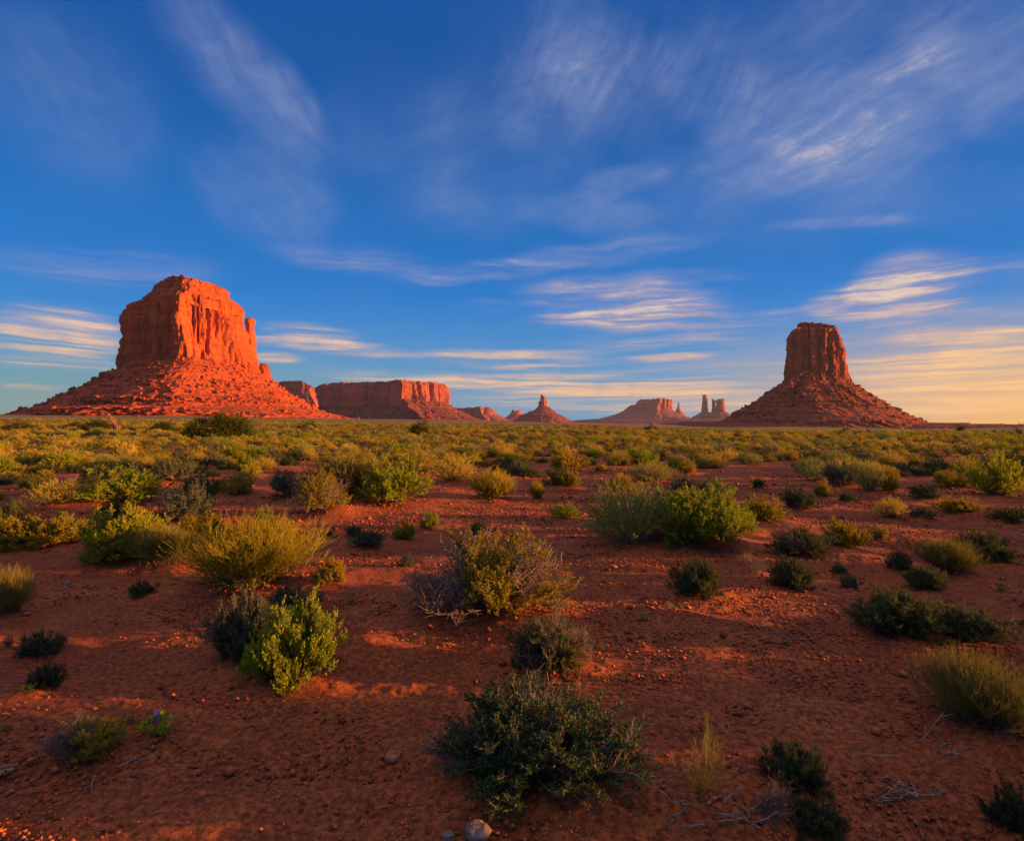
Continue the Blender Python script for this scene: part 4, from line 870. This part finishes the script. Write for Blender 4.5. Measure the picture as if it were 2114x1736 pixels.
for (nm, lb, cx_, rows_, top_, dt_, db_, sd_) in [
    ("rock_tower", "thick square-topped tower standing free in the distant cluster", 1455, [(862, 1446, 1464), (850, 1448, 1462), (830, 1449.5, 1460.5), (815, 1450, 1459.5)], [(1449, 816), (1455, 814.5), (1460, 816)], 24, 40, 57),
    ("rock_tower", "thin middle tower of the distant cluster", 1473.5, [(862, 1468, 1480), (850, 1469, 1478), (835, 1470, 1477), (823, 1470.5, 1476.5)], [(1470, 823), (1472, 824), (1473, 827), (1477, 826)], 14, 26, 58),
    ("rock_tower", "broad jagged tower closing the distant cluster", 1487, [(862, 1475, 1503), (850, 1478, 1499), (835, 1479, 1496.5), (823, 1479.5, 1495.5)], [(1479, 826), (1483, 824), (1486, 825), (1488, 827), (1491, 823), (1495.5, 822.5)], 30, 50, 59)]:
    e = empty(nm, base_at(cx_, 5600), label=lb, category="rock tower")
    rock(nm, "cliff", e, M['cliff_far'], cpx=cx_, D=5600, rows=rows_, plan_top=circ, plan_bot=circ, dtop=dt_, dbot=db_, nth=200, nz=70, top=top_, seed=sd_, amp=5, lam=22, ledge=2, lam_s=14)
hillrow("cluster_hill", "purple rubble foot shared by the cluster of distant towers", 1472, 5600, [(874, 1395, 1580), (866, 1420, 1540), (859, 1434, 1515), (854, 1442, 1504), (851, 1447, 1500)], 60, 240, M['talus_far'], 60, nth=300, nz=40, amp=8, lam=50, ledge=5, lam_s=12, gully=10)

#@@TREES@@
# ------------------------------------------------------------------ junipers
def tree_mesh(seed, ncl, leafn, hw, half=False):
    """leaf clumps spread through a low dome, each carried by its own limb; width 1, height hw"""
    rng = np.random.default_rng(seed)
    D, L = dome(rng, ncl, R(89), hw, .22); Cc = D * (L * rng.uniform(.5, .92, ncl))[:, None]; Cc[:, 2] = np.maximum(Cc[:, 2], .07)
    if half: Cc = Cc[Cc[:, 0] < .05]; Cc[:, 2] *= .9
    n = len(Cc); B = np.stack([rng.normal(0, .03, n), rng.normal(0, .03, n), np.zeros(n)], 1)
    t = np.linspace(0, 1, 7)[None, :, None]; pts = B[:, None] * (1 - t) + Cc[:, None] * t; pts[..., 2] += .05 * np.sin(t[..., 0] * math.pi); pts[:, 1:-1] += rng.normal(0, .012, pts[:, 1:-1].shape)
    wood = [tubes(pts, .013, .004, 5)]
    tr = grow(rng, np.array([[0, 0, 0.], [.03, 0, 0]]), np.array([[-.25, 0, 1.], [.3, .1, 1]]), np.array([hw * .6, hw * .5]), 5, 0, .15); wood.append(tubes(tr, .04, .018, 7))
    if half:
        bl = grow(rng, np.array([[0, 0, .05], [.02, 0, .1], [.02, 0, .2], [0, 0, .25], [0, 0, .3]]), np.array([[1, 0, .75], [.7, -.2, 1.], [.3, 0, 1.2], [-.2, 0, 1], [-.8, 0, .8]]), np.array([.5, .45, .6, .6, .4]), 7, .3, .16)
        P2, D2, _ = kids(rng, bl, 6, .3, 1, R(40)); wood += [tubes(bl, .028, .008, 6), tubes(grow(rng, P2, D2, np.full(len(P2), .16), 4, .2, .2), .009, .003)]
    k = leafn; Pl = np.repeat(Cc, k, 0); sg = np.repeat(rng.uniform(.035, .075, n), k)[:, None]
    off = rng.normal(0, 1, Pl.shape) * sg * np.array([1, 1, .75]); Pl = Pl + off; Pl[:, 2] = np.maximum(Pl[:, 2], .01)
    fol = leaves(rng, Pl, nrm(off) + np.array([0, 0, .4]), .030, .016, .5)
    return fol, join(wood)
TREES = [
 (457, 906, 118, 53, 1, 0, "broadest dark juniper in front of the big butte's sunlit foot"),
 (866, 899, 38, 38, 2, 0, "round dark green juniper below the long mesa's sunlit end"),
 (638, 884, 24, 15, 3, 0, "small rounded juniper below the long mesa's shaded wing"),
 (236, 893, 48, 40, 4, .55, "half bare juniper with a glowing orange trunk and forked dead limb"),
 (200, 889, 44, 22, 1, 0, "low dark juniper tucked behind the half bare one"),
 (158, 884, 32, 18, 2, 0, "dark leaning juniper farther out on the plain"),
 (35, 887, 46, 20, 3, 0, "low wide juniper nearest the picture's left edge"),
 (336, 890, 36, 20, 1, 0, "dark juniper between the half bare one and the broadest one"),
 (362, 893, 24, 12, 3, 0, "small juniper touching the dark one beside the broadest juniper"),
 (1340, 890, 32, 14, 2, 0, "low round juniper in front of the layered red terrace"),
 (1746, 893, 17, 11, 3, 0, "small dark juniper below the tall butte's cone"),
 (1791, 893, 8, 8, 2, 0, "tiny juniper just beyond the small dark one"),
 (1984, 888, 14, 9, 1, 0, "tiny dark juniper against the low ridge on the horizon"),
 (2108, 905, 36, 34, 4, .35, "juniper with bare red top branches at the right edge"),
 (735, 884, 9, 7, 3, 0, "tiny juniper below the middle of the long mesa"),
]
tcache = {}
for (px, py, wpx, hpx, v, bare, lab) in TREES:
    if v not in tcache:
        f_, w_ = tree_mesh(300 + v, {1: 120, 2: 110, 3: 70, 4: 60}[v], {1: 110, 2: 130, 3: 110, 4: 90}[v], {1: .46, 2: .8, 3: .6, 4: .75}[v], v == 4)
        x0, x1 = np.percentile(f_[0][:, 0], [2, 98]) if not bare else (w_[0][:, 0].min(), w_[0][:, 0].max()); hz = np.percentile(w_[0][:, 2] if bare else f_[0][:, 2], 99.5)
        for p_ in (f_, w_): p_[0][:, 0] -= (x0 + x1) / 2; p_[0][:, :2] /= (x1 - x0); p_[0][:, 2] /= hz
        tcache[v] = (mesh("juniper_crown", *f_, mat=M['juniper']), mesh("juniper_trunk", *w_, mat=M['bark']))
    x, y, d = hit(px, py); d = min(d, 260); u = (px - CX) / F; x, y = u * d, d
    z = float(H(x, y)); ytop = py - hpx; htop = CAM_Z + (HY - ytop) / F * d - z
    e = empty("juniper_tree", (x, y, z - .05), (v * 1.3 if not bare else 0.0), (wpx / F * d * 1.02, wpx / F * d, max(htop, hpx / F * d)), label=lab, category="tree")
    link("crown", tcache[v][0], e); link("trunk", tcache[v][1], e)

# ------------------------------------------------------------------ small plants, stones and fallen wood
def yucca(px, py, wpx, hpx, label):
    rng = np.random.default_rng(5); x, y, d = hit(px, py); s_ = wpx / F * d
    D_, L_ = dome(rng, 110, R(80), .5); V, Q = leaves(rng, np.zeros((110, 3)), D_, s_ * .55, s_ * .03, .05)
    e = empty("yucca", (x, y, float(H(x, y))), 0, label=label, category="yucca"); link("leaf_rosette", mesh("yucca", V, Q, mat=M['gold']), e)
    st = grow(rng, np.zeros((2, 3)), np.array([[.12, 0, 1.], [-.05, .1, 1]]), np.array([hpx / F * d * 1.0, hpx / F * d * .75]), 6, 0, .03)
    for k in range(2): link("flower_stalk", mesh("stalk", *tubes(st[k:k + 1], s_ * .012, s_ * .006, 5), mat=M['grey_twig']), e)
yucca(271, 948, 62, 58, "spiky golden yucca with two thin flower stalks among the scrub")
def lupine(px, py, wpx, label, nfl=1, seed=0):
    rng = np.random.default_rng(seed); x, y, d = hit(px, py); s_ = wpx / F * d
    D_, L_ = dome(rng, 16, R(75), .6); st = grow(rng, np.zeros((16, 3)), D_, L_ * s_, 3, .2, .1)
    V = []; 
    tip = st[:, -1]; Pl = np.repeat(tip, 8, 0); a = np.tile(np.arange(8) * math.pi / 4, 16); Dl = np.stack([np.cos(a), np.sin(a), np.full(len(a), .45)], 1)
    e = empty("lupine", (x, y, float(H(x, y))), 0, label=label, category="wildflower")
    link("leaves", mesh("lupine_leaves", *leaves(rng, Pl, Dl, s_ * .28, s_ * .08, .12), mat=M['lime']), e)
    link("stems", mesh("lupine_stems", *tubes(st, s_ * .015, s_ * .01), mat=M['reed']), e)
    for k in range(nfl):
        fx = rng.normal(0, .1, 2) * s_; n = 46; t_ = rng.uniform(0, 1, n); a = rng.uniform(0, 6.28, n)
        P_ = np.stack([fx[0] + np.cos(a) * s_ * .03, fx[1] + np.sin(a) * s_ * .03, s_ * (.5 + .4 * t_)], 1)
        link("flower_spike", mesh("spike", *leaves(rng, P_, np.stack([np.cos(a), np.sin(a), a * 0 + .3], 1), s_ * .1, s_ * .07, .3), mat=M['flower']), e)
lupine(325, 1530, 62, "lupine with bright palmate leaves and a violet spike in sunlit sand", 1, 1)
for k, (px, py, wpx, lb) in enumerate([(1325, 1290, 22, "tiny violet lupine on open sand below the silver-green shrub"), (1380, 1262, 16, "smallest violet flower near the round dark sagebrush"), (2067, 1222, 24, "blue lupine in front of the row of four bushes"),
        (1935, 1255, 22, "blue lupine just behind the touching pair of dark bushes"), (1620, 1330, 20, "small blue flower on the dark gravelly sand"), (722, 1248, 18, "tiny blue flower among pale twigs beside the golden broom"), (1842, 1040, 16, "tiny blue flower behind the green-gold tipped bush")]):
    lupine(px, py, wpx, lb, 1, 10 + k)
def sprout(px, py, wpx, label, mat='lime', n=40, seed=0, ln=.5):
    rng = np.random.default_rng(seed + 50); x, y, d = hit(px, py); s_ = wpx / F * d
    D_, L_ = dome(rng, n, R(70), .6); st = grow(rng, np.zeros((n, 3)), D_, L_ * s_, 3, .2, .12); P_, Dd = along(rng, st, 6, .2, 1)
    e = empty("sprout", (x, y, float(H(x, y))), 0, label=label, category="small plant")
    link("leaves", mesh("sprout_leaves", *leaves(rng, P_, Dd, s_ * .16, s_ * .03, .3), mat=M[mat]), e); link("stems", mesh("sprout_stems", *tubes(st, s_ * .012, s_ * .005), mat=M['twig']), e)
for k, (px, py, wpx, mt_, lb) in enumerate([(14, 1508, 32, 'olive', "feathery yellow-green sprout at the left edge"), (268, 1500, 40, 'olive', "faint feathery sprout just behind the flowering lupine"), (1783, 1600, 20, 'reed', "single upright green seedling on smooth sand"),
        (936, 1455, 16, 'olive', "tiny sprout on bare sand behind the largest twiggy shrub"), (1240, 1350, 26, 'grey', "grey-green seedling beside a small sand scarp"), (334, 1425, 18, 'sage', "tiny dark seedling on shaded gravel"), (20, 1335, 34, 'sage', "small green sprig at the left edge behind the shaded pair"),
        (655, 1120, 14, 'olive', "tiny yellow sprig beside the small green tuft"), (1330, 1182, 14, 'sage', "tiny seedling in front of the silver-green shrub's skirt"), (2105, 1290, 26, 'sage', "small dark sprig at the right edge level with the dark pair"), (1702, 1222, 14, 'lime', "tiny yellow seedling between two dark bushes"),
        (770, 1105, 12, 'lime', "tiny bright seedling near the low blue-green bush"), (1545, 1030, 18, 'lime', "little bright plant on open sand behind the olive bush"), (965, 1050, 18, 'olive', "tiny grey-olive sprig in front of the root-borne broom"), (1120, 1075, 14, 'olive', "tiny sprig between the broom's roots and the sprawling plant")]):
    sprout(px, py, wpx, lb, mt_, seed=k)
def stone(px, py, wpx, label, mat, seed, flat=.6):
    x, y, d = hit(px, py); s_ = wpx / F * d
    n = 20; th, ph = np.meshgrid(np.linspace(0, math.pi, n), np.linspace(0, 2 * math.pi, 2 * n, endpoint=False), indexing='ij')
    X, Y, Z = np.sin(th) * np.cos(ph), np.sin(th) * np.sin(ph), np.cos(th)
    r_ = 1 + .35 * vn(X * 1.1, Y * 1.1, Z * 1.1, seed) + .12 * vn(X * 3, Y * 3, Z * 3, seed + 1); r_ = np.minimum(r_, .95 + .15 * np.abs(vn(X * 1.7, Y * 1.7, Z * 1.7, seed + 2)))
    V = np.stack([X * r_ * s_ / 2, Y * r_ * s_ * .42, Z * r_ * s_ * flat / 2], -1).reshape(-1, 3); m2 = 2 * n
    i_, j_ = np.meshgrid(np.arange(n - 1), np.arange(m2), indexing='ij'); j2 = (j_ + 1) % m2
    Q = np.stack([i_ * m2 + j_, (i_ + 1) * m2 + j_, (i_ + 1) * m2 + j2, i_ * m2 + j2], -1).reshape(-1, 4)
    link("stone", mesh("stone", V, Q, mat=M[mat], smooth=True), None, (x, y, float(H(x, y)) + s_ * flat * .22), label=label, category="stone")
stone(812, 1572, 34, "tan-pink angular stone on bare sand beside the largest twiggy shrub", 'rock_red', 1, .9)
stone(898, 1558, 42, "rounded red stone half hidden by the largest twiggy shrub", 'rock_red', 2, .7)
stone(985, 1738, 56, "pale grey stone at the bottom edge", 'rock_grey', 3, .7)
stone(925, 1742, 30, "small grey stone beside the pale one at the bottom edge", 'rock_grey', 4, .6)
stone(336, 1363, 0.1 + 9, "small dark stone on shaded gravel", 'bark', 5, .7)
stone(1200, 1153, 9, "small pale round stone in front of the silver-green shrub", 'rock_grey', 6, .8)
stone(140, 1208, 18, "pale stone beside the left edge bush", 'rock_grey', 7, .6)
stone(1152, 1247, 7, "tiny pale pebble on open sand behind the twiggy shrub", 'rock_grey', 8, .8)
# pieces of dead wood
def sticks(px, py, wpx, n, label, seed, mat='grey_twig', lie=.12, name="fallen_branches", thick=1.):
    rng = np.random.default_rng(seed); x, y, d = hit(px, py); s_ = wpx / F * d
    P_ = np.stack([rng.normal(0, .22, n) * s_, rng.normal(0, .22, n) * s_, np.full(n, .012)], 1); a = rng.uniform(-.9, .9, n) + (rng.uniform(0, 1, n) > .5) * math.pi
    st = grow(rng, P_, np.stack([np.cos(a), np.sin(a), rng.uniform(0, lie, n)], 1), rng.uniform(.25, .6, n) * s_, 8, 0, .17)
    P2, D2, _ = kids(rng, st, 2, .3, .9, R(35)); D2[:, 2] = np.abs(D2[:, 2]) * .5; s2 = grow(rng, P2, D2, np.full(len(P2), .16 * s_), 4, 0, .12)
    zz = float(H(x, y))
    for s__ in (st, s2):
        gz = H(s__[..., 0] + x, s__[..., 1] + y) - zz + .008; s__[..., 2] = np.maximum(s__[..., 2], gz)
    e = empty(name, (x, y, zz), label=label, category="dead branches")
    for k in range(n):
        V, Q = join([tubes(st[k:k + 1], .0048 * thick, .002 * thick, 5), tubes(s2[2 * k:2 * k + 2], .0024 * thick, .0016 * thick, 4)])
        link("branch" if name == "fallen_branches" else "root", mesh(name, V, Q, mat=M[mat]), e)
sticks(1860, 1640, 150, 12, "pile of bleached broken branches on smooth sand", 1)
sticks(1930, 1560, 170, 6, "long pale fallen stems beside the large green-gold tuft", 2)
sticks(1560, 1700, 150, 9, "tangle of thin grey twigs near the bottom edge", 3, lie=.5)
sticks(1440, 1690, 150, 7, "bleached stems lying at the foot of the tall green stalks", 4, lie=.3)
sticks(25, 1592, 62, 5, "weathered twisted root stump at the left edge", 5, 'bark', .5, "root_stump", 3.5)
sticks(205, 1248, 60, 3, "short curved pale root lying on shaded sand", 6)
sticks(1030, 1032, 90, 9, "exposed dark roots under the golden upswept broom", 7, 'bark', .3, "exposed_roots", 2.5)
sticks(1115, 1040, 50, 5, "knot of dark exposed roots beside the narrow golden broom", 8, 'bark', .3, "exposed_roots", 2.5)
sticks(250, 1605, 120, 3, "thin orange-lit stick trailing from the twiggy bush with sunlit twigs", 9)
sticks(1700, 1200, 120, 4, "dark fallen stick behind the two tiny tufts", 10, 'twig')
sticks(1890, 1240, 110, 4, "scattered thin sticks in front of the row of four bushes", 11, 'twig')
sticks(1600, 1247, 130, 3, "long thin grey stick on sand below the dark sagebrush", 12)
sticks(2080, 1195, 70, 5, "dark brushwood on the sand near the right edge", 13, 'twig')
sticks(720, 1240, 100, 6, "pale twigs scattered beside the golden broom", 14)
sticks(1290, 1640, 140, 10, "dark tangled twigs at the sunlit side of the largest shrub", 15, lie=.3)
sticks(560, 1285, 70, 3, "twigs on sand in front of the golden broom", 16)
# thin dead stalk
x, y, d = hit(1046, 1112); rs_ = np.random.default_rng(3)
st = grow(rs_, np.zeros((1, 3)), np.array([[0.02, 0, 1.]]), np.array([118 / F * d]), 14, 0, .05); P2, D2, _ = kids(rs_, st, 7, .75, 1, R(50)); s2 = grow(rs_, P2, D2, np.full(len(P2), .16), 3, .2, .15)
link("dead_stalk", mesh("dead_stalk", *join([tubes(st, .008, .004, 5), tubes(s2, .004, .002)]), mat=M['grey_twig']), None, (x, y, float(H(x, y)) - .02), label="single tall thin dead stalk standing on open sand", category="dead stalk")

# gravel and litter: nobody could count it
rng = np.random.default_rng(99)
def ground_scatter(n, r0, r1, pw=1.0):
    a = rng.uniform(R(-47), R(47), n); r = r0 + (r1 - r0) * rng.uniform(0, 1, n) ** pw
    x, y = r * np.sin(a), r * np.cos(a); k = fbm(x / 1.3, y / 1.0, 0, 2, 88) + rng.uniform(-.45, .45, n) > .10; return x[k], y[k]
gx, gy = ground_scatter(110000, 1.6, 20, 1.15); n = len(gx); s_ = (.004 + .012 * rng.uniform(0, 1, n) ** 2) * (0.75 + .075 * np.hypot(gx, gy)); s_ = np.where(rng.uniform(0, 1, n) < .02, s_ * 2.2, s_)
gz = np.empty(n); gz[:] = H(gx, gy); oc = np.array([[1, 0, 0], [0, 1, 0], [-1, 0, 0], [0, -1, 0], [0, 0, .75], [0, 0, -.5]], float)
V = oc[None] * s_[:, None, None] * rng.uniform(.6, 1.4, (n, 6, 1)); V[..., 0] += gx[:, None]; V[..., 1] += gy[:, None]; V[..., 2] += gz[:, None] + s_[:, None] * .35
f = np.array([[0, 1, 4], [1, 2, 4], [2, 3, 4], [3, 0, 4], [1, 0, 5], [2, 1, 5], [3, 2, 5], [0, 3, 5]]); T = (np.arange(n)[:, None, None] * 6 + f[None]).reshape(-1, 3)
gm, gh, gb = new_mat("gravel"); gio = gh.node('ShaderNodeNewGeometry'); gh.put(gb.inputs['Base Color'], gh.mix(gio.outputs['Random Per Island'], (0.14, 0.038, 0.018), (0.46, 0.13, 0.045)))
link("gravel", mesh("gravel", V.reshape(-1, 3), None, T, mat=gm), None, kind='stuff', label="small red clods and pebbles strewn over the near sand", category="gravel")
gx, gy = ground_scatter(900, 1.7, 12, 1.0); n = len(gx); a = rng.uniform(0, 6.28, n)
P_ = np.stack([gx, gy, H(gx, gy) + .006], 1); st = grow(rng, P_, np.stack([np.cos(a), np.sin(a), a * 0 + .02], 1), rng.uniform(.03, .16, n), 4, 0, .15); st[..., 2] = np.maximum(st[..., 2], H(st[..., 0], st[..., 1]) + .004)
link("twig_litter", mesh("twig_litter", *tubes(st, .0022, .0014), mat=M['grey_twig']), None, kind='stuff', label="broken pale twigs scattered over the near sand", category="litter")

# ------------------------------------------------------------------ air
hz = bpy.data.materials.new("haze"); hz.use_nodes = True; hn = hz.node_tree; hn.nodes.clear()
ho = hn.nodes.new('ShaderNodeOutputMaterial'); pv = hn.nodes.new('ShaderNodeVolumePrincipled'); pv.inputs['Density'].default_value = HAZE = 2.6e-5
pv.inputs['Color'].default_value = (0.58, 0.66, 1.0, 1); pv.inputs['Anisotropy'].default_value = 0.1
hn.links.new(pv.outputs[0], ho.inputs['Volume'])
b = np.array([[x_, y_, z_] for x_ in (-9000, 9000) for y_ in (-9000, 9000) for z_ in (-120, 420)], float)
link("haze", mesh("haze", b, np.array([[0, 1, 3, 2], [4, 6, 7, 5], [0, 4, 5, 1], [2, 3, 7, 6], [0, 2, 6, 4], [1, 5, 7, 3]]), mat=hz), None, kind='stuff', label="thin bluish air between the far buttes", category="haze")
